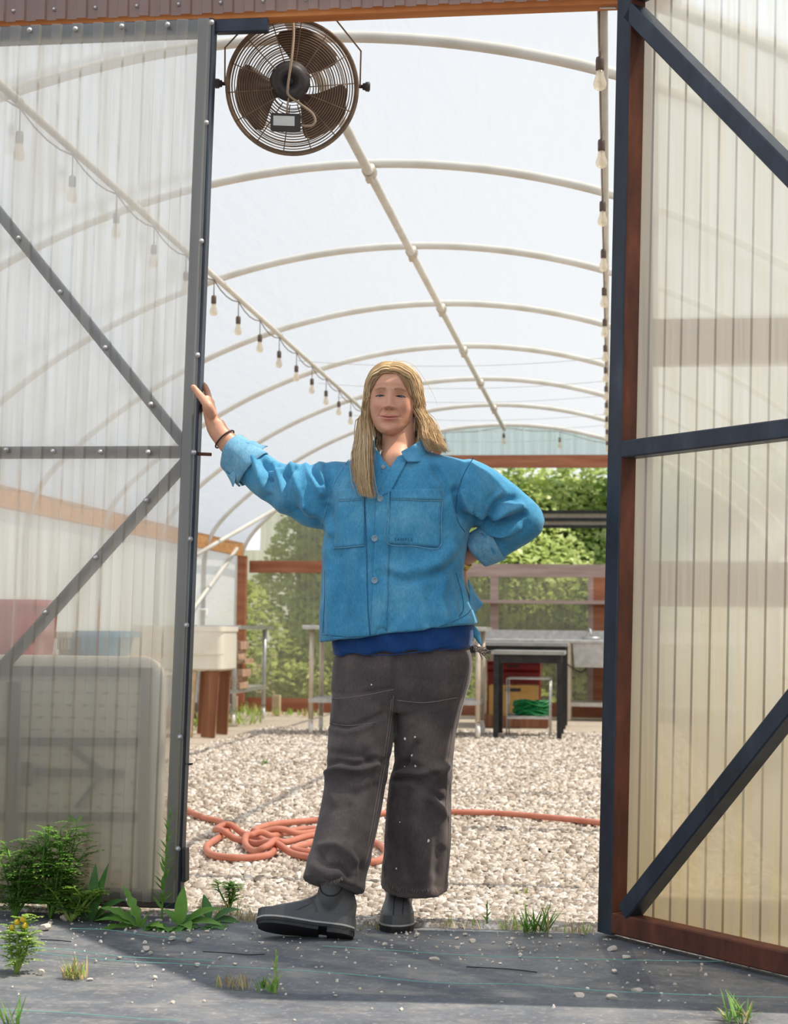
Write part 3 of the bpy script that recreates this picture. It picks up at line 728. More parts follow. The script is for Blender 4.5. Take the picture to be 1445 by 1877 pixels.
# ---------------------------------------------------------------- furniture
def caster(p, r, parent, mat='steel_bright'):
    m = MB(); m.lathe([(r*.5, -.014), (r, -.012), (r, .012), (r*.5, .014)], V(p)+V((0, 0, r)), (1, .3, 0), 16)
    o = m.build('caster', 'pvc', parent, True)
    MB().beam(V(p)+V((0, 0, r*.9)), V(p)+V((0, 0, r*2.3)), .03, .045, (0, 1, 0)).build('fork', mat, o)
def work_table(name, x0, x1, y0, y1, ztop, label, cat='table', top='steel_bright', legm='pipe_tan', lr=.021, shelf=None, apron=0.0, cast=True, shelfbar=True, toph=.035):
    t = empty(name, ((x0+x1)/2, (y0+y1)/2, 0), label, cat)
    MB().beam((x0, (y0+y1)/2, ztop-toph/2), (x1, (y0+y1)/2, ztop-toph/2), y1-y0, toph, (0, 0, 1), .006).build('tabletop', top, t)
    ins = .07
    for lx in (x0+ins, x1-ins):
        for ly in (y0+ins, y1-ins):
            z0 = .13 if cast else 0
            MB().tube([(lx, ly, z0), (lx, ly, ztop-toph)], lr, 12).build('leg', legm, t, True)
            if cast: caster((lx, ly, 0), .052, t)
    if apron: 
        MB().box(x0+.03, x1-.03, y0+.03, y0+.05, ztop-toph-apron, ztop-toph).build('apron', legm, t)
        MB().box(x1-.05, x1-.03, y0+.05, y1-.03, ztop-toph-apron, ztop-toph).build('apron', legm, t)
    if shelf: MB().box(x0+ins-.02, x1-ins+.02, y0+ins-.02, y1-ins+.02, shelf-.025, shelf+.012).build('lower_shelf', 'galv', t)
    return t
def sq_table(name, x0, x1, y0, y1, ztop, label, legm='black_metal', lw=.04, apron=.07):
    t = empty(name, ((x0+x1)/2, (y0+y1)/2, 0), label, 'table')
    MB().box(x0, x1, y0, y1, ztop-.03, ztop).build('tabletop', 'tabletop_dark', t)
    for lx in (x0+.04, x1-.04):
        for ly in (y0+.04, y1-.04): MB().beam((lx, ly, 0), (lx, ly, ztop-.03), lw, lw, (0, 1, 0)).build('leg', legm, t)
    MB().box(x0+.05, x1-.05, y0+.03, y0+.05, ztop-.03-apron, ztop-.03).build('apron', legm, t)
    MB().box(x1-.05, x1-.03, y0+.05, y1-.05, ztop-.03-apron, ztop-.03).build('apron', legm, t)
    return t
# steel table in the middle, behind the person
a, b = gnd(578, 1348), gnd(872, 1352); print('mid table', a, b)
y0 = (a[1]+b[1])/2; MX0 = at(557, 1150, y0)[0]; MX1 = at(893, 1150, y0)[0]; mz = at(570, 1146, y0)[2]
work_table('steel_worktable', MX0, MX1, y0-.07, y0+.55, mz, 'steel worktable on casters standing directly behind the person', shelf=.29)
# steel table along the left wall, near the far corner
a, b = gnd(411, 1330), gnd(474, 1316); print('left table', a, b)
lt_x1 = at(490, 1150, b[1])[0]; lz = at(470, 1147, b[1])[2]
lt = work_table('steel_worktable', -2.62, lt_x1+.05, a[1]-.05, b[1]+.05, lz, 'steel pipe worktable beside the far left corner post', legm='galv', shelf=.31)
# boards stacked on its shelf
z = .322; ws = [(.06, .34), (.05, .30), (.07, .36), (.045, .30), (.045, .38), (.05, .33), (.035, .36), (.075, .31)]
bx1 = at(447, 1230, a[1]+.25)[0]
names = ['bottom', 'second', 'third', 'fourth', 'fifth', 'sixth', 'seventh', 'topmost']
for i, (h, w) in enumerate(ws):
    off = [0, -.03, .02, -.05, .04, -.02, -.03, .0][i]
    MB().beam((-2.56, a[1]+.28+off*.5, z+h/2), (bx1+off, a[1]+.28+off*.3, z+h/2), .34, h-.003, (0, 0, 1), .004).build('lumber_board', 'lumber', label='%s board of the rough lumber stack on the left table shelf' % names[i], cat='board', group='rough lumber stack', origin=(bx1-.2, a[1]+.28, z))
    z += h
# white enamel sink on wooden legs
s0_, s1_ = gnd(352, 1352), gnd(385, 1348); sy = s0_[1]; print('sink', s0_)
sx1 = at(410, 1200, sy)[0]; sz1, sz0 = at(400, 1148, sy)[2], at(400, 1231, sy)[2]
sk = empty('utility_sink', (sx1-.4, sy+.3, 0), 'cream white utility sink on wooden legs beside the left door edge', 'sink')
m = MB(); n_ = 40
def rrect(x0, x1, y0, y1, z, r=.05, k=5):
    out = []
    for cx, cy, a0 in ((x1-r, y1-r, 0), (x0+r, y1-r, 90), (x0+r, y0+r, 180), (x1-r, y0+r, 270)):
        for i in range(k): a = math.radians(a0 + 90*i/(k-1)); out.append((cx+r*math.cos(a), cy+r*math.sin(a), z))
    return out
X0, X1, Y0, Y1 = max(sx1-.95, -HALF+.09), sx1, sy, sy+.55
rings = [rrect(X0+.05, X1-.05, Y0+.05, Y1-.05, sz0), rrect(X0+.01, X1-.01, Y0+.01, Y1-.01, sz0+.02), rrect(X0+.01, X1-.01, Y0+.01, Y1-.01, sz1-.045), rrect(X0, X1, Y0, Y1, sz1-.04), rrect(X0, X1, Y0, Y1, sz1), rrect(X0+.03, X1-.03, Y0+.03, Y1-.03, sz1), rrect(X0+.05, X1-.05, Y0+.05, Y1-.05, sz0+.03)]
G_ = np.array(rings); m.grid(G_, closeu=True); k_ = len(rings[0]); m.f.append(tuple(range(k_-1, -1, -1))); m.f.append(tuple(range(6*k_, 7*k_)))
m.build('basin', 'enamel', sk, 'auto')
MB().box(X0, X1+.0, Y0-.006, Y0+.004, sz0+.13, sz0+.14).build('seam_ridge', 'enamel', sk)
for lx, mt, tw in ((X1-.1, 'wood_post', .11), (X1-.26, 'wood_pale', .06), (X0+.1, 'wood_post', .09)):
    MB().beam((lx-.03, Y0+.06, 0), (lx, Y0+.06, sz0), tw, .04, (0, 1, 0)).build('leg', mt, sk)
    MB().beam((lx-.02, Y1-.06, 0), (lx, Y1-.06, sz0), .09, .04, (0, 1, 0)).build('leg', 'wood_post', sk)
fpx = at(372, 1147, sy+.45)
fz_ = at(372, 1117, sy+.45)[2]
MB().tube([fpx+V((-.035, 0, -.06)), (fpx[0]-.035, fpx[1], fz_), (fpx[0]+.03, fpx[1], fz_), (fpx[0]+.03, fpx[1], fz_-.07)], .012, 10).build('faucet_pipe', 'pvc', sk, 'auto')
# short timber post at the far wall
p = gnd(506, 1311); tb = MB().box(p[0]-.035, p[0]+.04, p[1]-.04, p[1]+.05, 0, .2).build('timber_stub', 'wood_pale', label='short pale timber stub standing near the far wall', cat='post', origin=(p[0], p[1], 0))

# two dark framed desks on the right, one behind the other
A0, A1 = gnd(995, 1354), gnd(1011, 1346); B0, B1 = gnd(1025, 1336), gnd(1036, 1327)
ax1 = A0[0]+.10; az = at(960, 1193, A0[1])[2]; ax0 = MX1+.03
sq_table('dark_desk', ax0, at(1035, 1200, A0[1])[0]-.0, A0[1]-.04, A0[1]+.6, az, 'nearer black legged desk to the right of the person')
bz = at(960, 1178, B0[1])[2]; sq_table('dark_desk', at(885, 1180, B0[1])[0]-.4, at(1042, 1180, B0[1])[0], B0[1]-.04, B0[1]+.62, bz, 'farther black legged desk under the steel counter')
# wire crate with green netting, red tool chest and cardboard box under the desks
yb = B0[1]+.15
def crate(name, px0, px1, pz0, pz1, Y, dep, mat, label, cat, taper=.0):
    x0, x1 = at(px0, 1270, Y)[0], at(px1, 1270, Y)[0]; z0, z1 = max(at(px0, pz1, Y)[2], .0), at(px0, pz0, Y)[2]
    return x0, x1, z0, z1
gx0, gx1, gz0, gz1 = crate('', 931, 1009, 1243, 1316, A0[1]+.3, .3, '', '', '')
gy0, gy1 = A0[1]+.18, A0[1]+.5
wcr = empty('wire_rack', ((gx0+gx1)/2, (gy0+gy1)/2, 0), 'thin metal frame rack under the nearer black desk', 'rack')
for (xa, ya) in ((gx0, gy0), (gx1, gy0), (gx0, gy1), (gx1, gy1)): MB().tube([(xa, ya, 0), (xa, ya, gz1)], .006, 8).build('upright', 'galv', wcr, True)
for zz_ in (gz0+.02, gz1):
    MB().tube([(gx0, gy0, zz_), (gx1, gy0, zz_), (gx1, gy1, zz_), (gx0, gy1, zz_)], .006, 8, closed=True).build('rail', 'galv', wcr, True)
MB().box(gx0, gx1, gy0, gy1, gz0, gz0+.014).build('shelf', 'steel_bright', wcr)
# loose bundle of netting: coiled strands
r_ = np.random.default_rng(5); m = MB(); cx_, cy_ = (gx0+gx1)/2+.02, (gy0+gy1)/2
for k in range(26):
    pts = []; ph = r_.uniform(0, 6); rx, ry = (gx1-gx0)*.44*r_.uniform(.5, 1), .13*r_.uniform(.5, 1); zb = gz0+.028+r_.uniform(0, .11)
    for t in np.linspace(0, 6.28, 22, endpoint=False): pts.append((cx_+rx*math.cos(t+ph), cy_+ry*math.sin(t+ph)+.01*math.sin(5*t), zb+.018*math.sin(3*t+ph)))
    m.tube(pts, .008, 5, closed=True)
m.build('green_netting', 'green_net', label='heap of bright green netting in the metal rack', cat='netting', kind='stuff', origin=(cx_, cy_, gz0))
x0, x1, z0, z1 = crate('', 898, 986, 1256, 1300, B0[1]+.25, .3, '', '', '')
cb = empty('cardboard_box', ((x0+x1)/2, B0[1]+.3, z0), 'ochre cardboard box below the farther black desk', 'box')
zc0 = .10
MB().box(x0, x1, B0[1]+.15, B0[1]+.5, zc0, z1).build('body', 'cardboard', cb)
for sx_ in (x0, (x0+x1)/2): MB().box(sx_+.01, sx_+(x1-x0)/2-.01, B0[1]+.15, B0[1]+.5, z1, z1+.006).build('flap', 'cardboard', cb)
MB().box(x0+.15, x1-.15, B0[1]+.146, B0[1]+.15, z1-.05, z1-.02).build('handle_slot', 'black_metal', cb)
pl_ = MB().box(x0-.1, x1+.1, B0[1]+.1, B0[1]+.5, 0, zc0).build('wooden_pallet', 'wood_post', label='dark low wooden platform under the cardboard box', cat='platform', origin=((x0+x1)/2, B0[1]+.3, 0))
x0, x1, z0, z1 = crate('', 893, 990, 1212, 1256, B0[1]+.5, .3, '', '', '')
tc = empty('tool_chest', ((x0+x1)/2, B0[1]+.7, 0), 'dark red metal tool chest behind the cardboard box', 'tool chest')
yt = B0[1]+.66
MB().beam(((x0+x1)/2, yt, .02), ((x0+x1)/2, yt, z1-.1), x1-x0, .3, (0, 1, 0), .01).build('body', 'dark_red', tc)
MB().beam((x0, yt, z1-.05), (x1, yt, z1-.05), .32, .1, (0, 0, 1), .03).build('lid', 'dark_red', tc)
MB().tube([(x0+.2, yt-.16, z1-.04), (x0+.2, yt-.19, z1-.04), (x1-.2, yt-.19, z1-.04), (x1-.2, yt-.16, z1-.04)], .008, 8).build('handle', 'black_metal', tc)
# steel counter with sink along the far wall
cy0, cy1 = YF-.78, YF-.22
cz = at(1000, 1172, cy0)[2]; cx0, cx1 = at(870, 1170, cy0)[0], HALF-.35
ct = empty('steel_counter', ((cx0+cx1)/2, (cy0+cy1)/2, 0), 'long stainless steel counter with sink below the far window', 'counter')
MB().beam((cx0, (cy0+cy1)/2, cz-.02), (cx1, (cy0+cy1)/2, cz-.02), cy1-cy0, .04, (0, 0, 1), .008).build('countertop', 'steel_bright', ct)
MB().box(cx0, cx1, cy1-.02, cy1, cz, cz+.09).build('backsplash', 'steel_bright', ct)
bx0, bx1_ = at(1050, 1200, cy0)[0], at(1050, 1200, cy0)[0]+.62
MB().prism([(bx0, cy0+.02, cz-.04), (bx1_, cy0+.02, cz-.04), (bx1_-.02, cy0+.02, cz-.27), (bx0+.02, cy0+.02, cz-.27)], (0, .46, 0)).build('sink_basin', 'steel_bright', ct)
for lx in (cx0+.06, at(1042, 1250, cy0)[0], cx1-.06):
    for ly in (cy0+.05, cy1-.05): MB().beam((lx, ly, 0), (lx, ly, cz-.04), .05, .05, (0, 1, 0)).build('leg', 'pipe_tan', ct)
zsh = at(1070, 1290, cy0)[2]
MB().box(at(1042, 1250, cy0)[0], cx1-.05, cy0+.03, cy1-.03, zsh-.03, zsh+.01).build('lower_shelf', 'steel_bright', ct)
p = V((at(1078, 1160, cy0+.3)[0], cy0+.40, cz)); MB().tube(spline([p, p+V((0, 0, .09)), p+V((.02, -.06, .10)), p+V((.03, -.09, .05))], 14), .012, 8).build('faucet', 'galv', ct, True)
MB().tube([p+V((-.06, 0, .012)), p+V((.12, 0, .012))], .018, 8).build('faucet_base', 'galv', ct, True)
MB().tube(spline([at(1036, 1185, cy0), at(1032, 1205, cy0), at(1046, 1222, cy0), at(1066, 1232, cy0+.1), at(1078, 1222, cy0+.1)], 24), .007, 6).build('drain_hose', 'black_metal', ct, True)

# black rails outside the far window
rk = empty('outdoor_rails', (1.5, YF+.9, 0), 'three black rails with pale strips outside the far window', 'railing')
ry_ = YF+.9
for y_ in (938, 952, 965): z_ = at(1000, y_, ry_)[2]; MB().box(at(840, 950, ry_)[0], 3.4, ry_, ry_+.04, z_-.017, z_+.017).build('rail', 'black_metal', rk)
for y_ in (945, 958.5): z_ = at(1000, y_, ry_)[2]; MB().box(at(840, 950, ry_)[0], 3.4, ry_+.05, ry_+.09, z_-.03, z_+.03).build('pale_strip', 'rail_pale', rk)
for x_ in (at(842, 950, ry_)[0], 3.35): MB().beam((x_, ry_+.06, -.03), (x_, ry_+.06, at(1000, 935, ry_)[2]), .05, .05, (0, 1, 0)).build('post', 'black_metal', rk)

# ---------------------------------------------------------------- behind the left door: folded table, bench with bins
FY = .16
ft = empty('folding_table', (at(150, 1600, FY)[0], FY, 0), 'folded white plastic table leaning inside the shut left door', 'table')
tx1 = at(302, 1300, FY)[0]; tz1 = at(150, 1202, FY)[2]; tx0 = tx1-.95
def rr2(x0, x1, z0, z1, y, r, k=7):
    return [(a, y, c) for a, c, _ in rrect(x0, x1, z0, z1, 0, r, k)]
o_ = [rr2(tx0+.01, tx1-.01, .01, tz1-.01, FY-.022, .07), rr2(tx0, tx1, .0, tz1, FY-.015, .075), rr2(tx0, tx1, .0, tz1, FY+.02, .075), ]
inn = [rr2(tx0+.035, tx1-.035, .035, tz1-.035, FY-.022, .06), rr2(tx0+.045, tx1-.045, .045, tz1-.045, FY-.004, .055)]
G_ = np.array([inn[1], inn[0]] + o_); m = MB(); m.grid(G_, closeu=True); k_ = len(o_[0]); m.f.append(tuple(range(k_-1, -1, -1))); m.f.append(tuple(range(4*k_, 5*k_)))
m.build('tabletop', 'table_plastic', ft, 'auto')
def fbar(a, b, w, d=.022, mat='black_metal', nm='frame_bar'): MB().beam(at(*a, FY-.02), at(*b, FY-.02), w, d, (0, 1, 0), .003).build(nm, mat, ft)
fbar((-230, 1230), (282, 1232), .028); fbar((270, 1240), (262, 1640), .034); fbar((-230, 1358), (258, 1360), .026); fbar((-230, 1496), (255, 1497), .026)
fbar((52, 1415), (225, 1418), .024, .03, nm='folding_leg'); fbar((26, 1250), (20, 1640), .034, .04, nm='folding_leg')
fbar((128, 1368), (182, 1412), .016, .03, nm='brace'); fbar((182, 1425), (140, 1480), .008, .03, nm='brace')
MB().beam(at(50, 1397, FY-.05), at(50, 1441, FY-.05), .03, .03, (0, 1, 0), .003).build('foot_plate', 'black_metal', ft)
m = MB(); 
for i in range(16):
    for j in range(17):
        x = tx0+.10+i*.053+(j % 2)*.012; z = .06+j*.04
        if x < tx1-.09 and z < tz1-.08: m.box(x, x+.017, FY-.0065, FY-.003, z, z+.006)
m.build('dimples', 'table_plastic_dim', ft)['kind'] = 'stuff'
BY = 2.3
bn = empty('potting_bench', (at(80, 1200, BY)[0], BY+.2, 0), 'tan wooden potting bench behind the shut left door', 'bench')
bz_ = at(80, 1202, BY)[2]; b0x, b1x = at(-120, 1200, BY)[0], at(240, 1200, BY)[0]
MB().box(b0x, b1x, BY-.05, BY+.5, bz_-.04, bz_).build('bench_top', 'wood_pale', bn)
for lx in (b0x+.06, b1x-.06):
    for ly in (BY, BY+.45): MB().beam((lx, ly, 0), (lx, ly, bz_-.04), .06, .06, (0, 1, 0)).build('leg', 'wood_pale', bn)
def tote(px0, px1, py1, mat, label, Y=BY):
    x0, x1 = at(px0, 1180, Y)[0], at(px1, 1180, Y)[0]; z1 = at(px0, py1, Y)[2]; w = x1-x0
    t = empty('plastic_tote', ((x0+x1)/2, Y+.15, bz_), label, 'tote')
    rg = [rrect(x0+.03, x1-.03, Y+.03, Y+.32, bz_+.002, .03), rrect(x0+.01, x1-.01, Y+.01, Y+.34, z1-.03, .03), rrect(x0-.01, x1+.01, Y-.01, Y+.36, z1-.028, .03), rrect(x0-.01, x1+.01, Y-.01, Y+.36, z1, .03), rrect(x0+.015, x1-.015, Y+.015, Y+.335, z1, .03), rrect(x0+.035, x1-.035, Y+.035, Y+.315, bz_+.01, .03)]
    m = MB(); m.grid(np.array(rg), closeu=True); k = len(rg[0]); m.f.append(tuple(range(k-1, -1, -1))); m.f.append(tuple(range(5*k, 6*k)))
    m.build('bin', mat, t, 'auto')
    for q in range(4): MB().box(x0+w*(q+.7)/4.4, x0+w*(q+.7)/4.4+.012, Y-.0, Y+.02, bz_+.03, z1-.03).build('rib', mat, t)
tote(-40, 68, 1098, 'red_plastic', 'red plastic tote behind the left door near the picture edge')
tote(138, 214, 1156, 'blue_plastic', 'blue plastic tote behind the left door above the folded table')
tote(100, 128, 1158, 'wood_pale', 'small tan box between the red and blue totes')

# ---------------------------------------------------------------- hose
def cz7(x, y): return (340 + x/1.8766, 1380 + y/1.8766)
hp = [(-60, 165), (0, 195), (60, 222), (125, 238), (150, 262), (115, 292), (72, 322), (95, 352), (190, 362), (290, 350), (300, 318), (230, 288), (150, 268), (105, 274), (120, 288), (200, 302), (290, 328), (420, 358), (560, 372), (660, 372), (690, 340), (640, 305), (520, 292), (400, 318), (370, 332), (430, 340), (560, 330), (600, 300), (520, 270), (400, 262), (290, 290), (225, 300), (205, 318), (260, 345), (330, 325), (440, 300), (470, 270), (380, 280), (250, 282), (240, 265), (300, 245), (440, 232), (560, 218), (680, 208), (800, 202), (920, 203), (1080, 208), (1250, 222), (1420, 240), (1560, 262), (1700, 300)]
pts = []
for i, q in enumerate(hp): pts.append(gnd(*cz7(*q), .022))
path = spline(pts, 520)
# lift the hose where it crosses itself
for i in range(len(path)):
    d = np.linalg.norm(path[:i, :2] - path[i, :2], axis=1) if i else np.array([9.])
    ok = np.arange(i) < i-22
    if ok.any():
        near = d[ok[:len(d)]]; k = near.min()
        if k < .06:
            j = int(np.where(ok)[0][near.argmin()]); path[i, 2] = max(path[i, 2], path[j, 2] + .028*max(0, 1-(k/.06)**2))
for _ in range(3): path[1:-1] = .25*path[:-2]+.5*path[1:-1]+.25*path[2:]
MB().tube(path, .0135, 10).build('garden_hose', 'hose', smooth=True, label='faded orange garden hose lying in loops on the gravel', cat='hose', origin=tuple(pts[8]))

# ---------------------------------------------------------------- loose stones and twigs on the fabric
st_mesh = []
sl_ = [(795, 1762, 20), (866, 1727, 13), (838, 1721, 9), (706, 1733, 14), (690, 1728, 8), (764, 1718, 13), (853, 1714, 12), (935, 1730, 11), (955, 1752, 12), (1122, 1742, 17), (1148, 1757, 16), (1127, 1784, 15), (1120, 1832, 20), (1062, 1828, 18), (1166, 1818, 20), (32, 1773, 16), (80, 1703, 22), (120, 1687, 20), (92, 1694, 12), (268, 1741, 15), (275, 1748, 12), (262, 1745, 8), (218, 1756, 10), (75, 1787, 16), (164, 1797, 10), (362, 1770, 12), (284, 1793, 11), (315, 1722, 13), (345, 1726, 11), (318, 1713, 8), (380, 1708, 9), (345, 1706, 8), (55, 1660, 14), (115, 1668, 18), (210, 1682, 14), (250, 1678, 16), (290, 1690, 13), (15, 1725, 14), (1394, 1752, 14), (1070, 1713, 9), (1010, 1718, 8), (580, 1775, 7), (430, 1768, 8), (700, 1820, 6)]
def rockmesh(seed):
    r = np.random.default_rng(seed); bm = bmesh.new(); bmesh.ops.create_icosphere(bm, subdivisions=2, radius=1)
    pl = [(Vector(r.normal(0, 1, 3)).normalized(), r.uniform(.45, .8)) for _ in range(9)]
    for v in bm.verts:
        for n_, d_ in pl:
            k = v.co.dot(n_) - d_
            if k > 0: v.co -= n_*k
    me = bpy.data.meshes.new('loose_stone'); bm.to_mesh(me); bm.free(); me.materials.append(M_['stone']); return me
rocks = [rockmesh(i) for i in range(6)]
LM = [('raised boot', 555, 1728), ('boot pointing at the camera', 728, 1714), ('foot of the right door', 1112, 1718), ('yellow flowered weed', 35, 1780), ('feathery weeds before the left door', 95, 1686), ('dry straw tuft', 428, 1812), ('grass tuft at bottom right', 1358, 1874), ('tall narrow leaved weed', 296, 1694), ('upright weed at the shadow edge', 505, 1822), ('dry edged grass tuft', 138, 1795), ('grass tuft near the right door', 985, 1712)]
RANK = ['nearest', 'second nearest', 'third nearest', 'fourth nearest', 'fifth nearest', 'sixth nearest', 'seventh nearest', 'eighth nearest', 'ninth nearest', 'tenth nearest', 'eleventh nearest', 'twelfth nearest']
_as = {}
for i, (x, y, s) in enumerate(sl_):
    dl = [math.hypot(x-a, 2.2*(y-b)) for _, a, b in LM]; k = int(np.argmin(dl)); _as.setdefault(k, []).append((dl[k], i))
STL = {}
for k, L in _as.items():
    for q, (_, i) in enumerate(sorted(L)): STL[i] = '%s grey stone, on the fabric, %s to the %s' % ('larger' if sl_[i][2] >= 15 else 'small', RANK[q], LM[k][0])
for i, (x, y, s) in enumerate(sl_):
    p = gnd(x, y, .004); r0 = s/1.5*np.linalg.norm(CAM-p)/F*.9
    o = bpy.data.objects.new('loose_stone', rocks[i % 6]); COL.objects.link(o); zs_ = random.uniform(.5, .75)
    o.scale = (r0*random.uniform(.9, 1.2), r0*random.uniform(.7, 1), r0*zs_); o.rotation_euler = (0, 0, random.uniform(0, 6)); o.location = (p[0], p[1], .004 + r0*zs_*.5)
    tag(o, STL[i], 'stone', 'loose stones on the fabric')
for k, (pp, lb) in enumerate(([[(372, 1744), (420, 1747), (455, 1750), (485, 1749)], 'thin dark twig lying left of the raised boot'], [[(855, 1772), (930, 1776), (985, 1782)], 'thin dark twig on the fabric below the far desks'], [[(75, 1722), (110, 1724), (130, 1726)], 'short dark twig on the sunlit fabric near the yellow flower weed'])):
    MB().tube(spline([gnd(x, y, .009) for x, y in pp], 14), .0016, 5).build('twig', 'black_metal', label=lb if k != 1 else 'longest dark twig, on the shaded fabric to the right', cat='twig', origin=tuple(gnd(*pp[0])))

# ---------------------------------------------------------------- plants
leafmat('leaf_mid', (.10, .24, .035), (.22, .42, .07)); leafmat('leaf_dark', (.06, .17, .045), (.12, .28, .06)); leafmat('leaf_lime', (.26, .42, .07), (.42, .58, .13))
leafmat('leaf_dry', (.42, .30, .13), (.60, .46, .24), trans=.25); leafmat('petal', (.75, .52, .03), (.85, .62, .06)); leafmat('leaf_hedge', (.24, .36, .06), (.70, .76, .30), 1.7, .45)
def blade(m, p, d, up, L, w, droop=.3, n=7, shape=.6, fold=.15, jag=0.0):
    p, d, up = V(p), V(d), V(up); d = d/np.linalg.norm(d); sd_ = np.cross(d, up)
    if np.linalg.norm(sd_) < 1e-3: sd_ = V((1, 0, 0))
    sd_ /= np.linalg.norm(sd_); nr = np.cross(sd_, d); g = []
    for i, t in enumerate(np.linspace(0, 1, n)):
        c = p + d*L*t - V((0, 0, 1))*droop*L*t*t
        ww = w*.5*(math.sin(math.pi*min(max(t, 0.0), 1)**shape)+.06)*(1 + (jag if i % 2 else -jag))
        g.append([c - sd_*ww + nr*ww*fold, c, c + sd_*ww + nr*ww*fold])
    m.grid(np.array(g)); return m
R = random.Random(21)
def rv(a, b): return R.uniform(a, b)
def feather_weed(px, py, h, lab, spread=.1, n=9, mat='leaf_mid', Y=None, mat2='leaf_lime'):
    b = gnd(px, py, .002); t = empty('feathery_weed', b, lab, 'weed')
    ms = MB(); mf = MB()
    for k in range(n):
        a = rv(0, 6.28); hh = h*rv(.5, 1); tip = b + V((math.cos(a)*spread*rv(.2, 1), math.sin(a)*spread*.6*rv(.2, 1), hh))
        mid = b + (tip-b)*.5 + V((rv(-.02, .02), rv(-.01, .01), .02)); path = spline([b, mid, tip], 12); ms.tube(path, np.linspace(.004, .0015, 12), 5)
        for i in range(2, 12):
            for q in range(2):
                aa = rv(0, 6.28); dd = V((math.cos(aa), math.sin(aa)*.8, rv(.1, .7))); L = (.075 if i < 10 else .05)*rv(.7, 1.2)*min(1, h/.25)
                dd /= np.linalg.norm(dd); pts = [path[i] + dd*L*u - V((0, 0, L*.25*u*u)) for u in np.linspace(0, 1, 5)]
                sd_ = np.cross(dd, V((0, 0, 1))); sd_ /= max(np.linalg.norm(sd_), .01)
                for u in range(1, 5):
                    for s in (-1, 1): blade(mf, pts[u], dd*.6+sd_*s*.8, (0, 0, 1), L*.42*(1.15-.17*u), .008, .2, 4)
                blade(mf, pts[0], dd, (0, 0, 1), L*1.1, .007, .2, 4)
    ms.build('stem', mat, t, True); f = mf.build('foliage', mat, t); f['kind'] = 'stuff'; return t
def dock(px, py, leaves, lab, mat='leaf_mid', nm='broadleaf_weed', jag=.0, lean=.9):
    b = gnd(px, py, .004); t = empty(nm, b, lab, 'weed')
    for (dx, dz, dy, L, w) in leaves:
        d = V((dx, dy, dz)); m = MB(); blade(m, b + V((dx*.01, dy*.01, 0)), d, (0, -.3, 1), L, w, .35 if dz < 1.2 else .12, 10, .75, .25, jag); m.build('leaf', mat, t, True)
    return t
def upright(px, py, h, lab, mat='leaf_mid', nleaf=26, L=.05, w=.014, lean=(.0, .0), flowers=0):
    b = gnd(px, py, .002); t = empty('tall_weed', b, lab, 'weed'); path = spline([b, b+V((lean[0]*.4, 0, h*.5)), b+V((lean[0], lean[1], h))], 20)
    MB().tube(path, np.linspace(.0035, .0014, 20), 6).build('stem', mat, t, True); m = MB()
    for i in range(nleaf):
        u = .12 + .85*i/nleaf; p = path[int(u*19)]; a = i*2.4; k = (1.1-.6*u); d = V((math.cos(a), math.sin(a)*.7, .75+.5*u)); blade(m, p, d, (0, 0, 1), L*k*rv(.8, 1.2), w*k, .1, 5)
    m.build('foliage', mat, t)['kind'] = 'stuff'
    for i in range(flowers):
        p = path[-1-i*2] + V((rv(-.02, .02), rv(-.02, .02), rv(.0, .015)))
        m = MB(); m.lathe([(.002, -.008), (.007, -.004), (.0075, .002), (.004, .007), (.0005, .008)], p, (0, 0, 1), 8); m.build('flower_head', 'petal', t, True)
    return t
def grass(px, py, n, h, lab, mat='leaf_mid', spread=.06, w=.006, dry=0, nm='grass_tuft', outw=.6):
    b = gnd(px, py, .002); t = empty(nm, b, lab, 'grass'); m = MB(); md = MB()
    for k in range(n):
        a = rv(0, 6.28); p = b + V((rv(-1, 1)*spread*.4, rv(-1, 1)*spread*.3, 0)); d = V((math.cos(a)*outw*rv(.3, 1.4), math.sin(a)*outw*rv(.2, .8), 1)); blade(md if k < dry else m, p, d, (0, 0, 1), h*rv(.5, 1.1), w, rv(.05, .35), 6, .45)
    if n > dry: m.build('blades', mat, t)['kind'] = 'stuff'
    if dry: md.build('dry_blades', 'leaf_dry', t)['kind'] = 'stuff'
    return t
feather_weed(25, 1684, .23, 'bushy feathery green weed at the left picture edge', .14, 12, 'leaf_mid')
feather_weed(92, 1686, .31, 'tallest feathery green weed in the clump before the left door', .13, 14, 'leaf_mid')
feather_weed(130, 1690, .15, 'low pale feathery weed at the foot of the left clump', .12, 9, 'leaf_lime')
dock(168, 1688, [(-.9, .7, -.2, .22, .05), (.35, 1.5, .0, .20, .035), (.05, 1.6, .05, .19, .035), (.8, 1.0, .0, .15, .05), (-.3, .8, -.3, .14, .04), (.9, .4, -.2, .12, .05)], 'broad leaved green weed between the feathery clump and the door edge', 'leaf_dark')
upright(296, 1690, .34, 'tall narrow leaved weed in front of the left door stile', 'leaf_mid', 34, .055, .013, (.02, 0))
dock(262, 1700, [(-1, .9, -.1, .17, .035), (-.8, .5, -.3, .15, .03), (-.5, 1.2, 0, .15, .03), (.3, .8, -.3, .10, .03), (-1, .25, -.4, .15, .028), (.6, .35, -.4, .1, .03)], 'spiky thistle like rosette left of the tall narrow weed', 'leaf_mid', jag=.3)
dock(330, 1696, [(.1, 1.5, 0, .13, .04), (.9, .8, 0, .16, .045), (1.0, .45, -.2, .14, .04), (-.5, .9, -.2, .09, .035), (.4, .3, -.6, .1, .04)], 'glossy broad leaved rosette at the foot of the left door stile', 'leaf_mid')
dock(385, 1688, [(.9, .8, .1, .11, .04), (-.3, 1.3, .1, .09, .03), (1.0, .3, -.2, .10, .04), (-.9, .35, -.2, .1, .035)], 'small broad leaved rosette just right of the left door', 'leaf_dark')
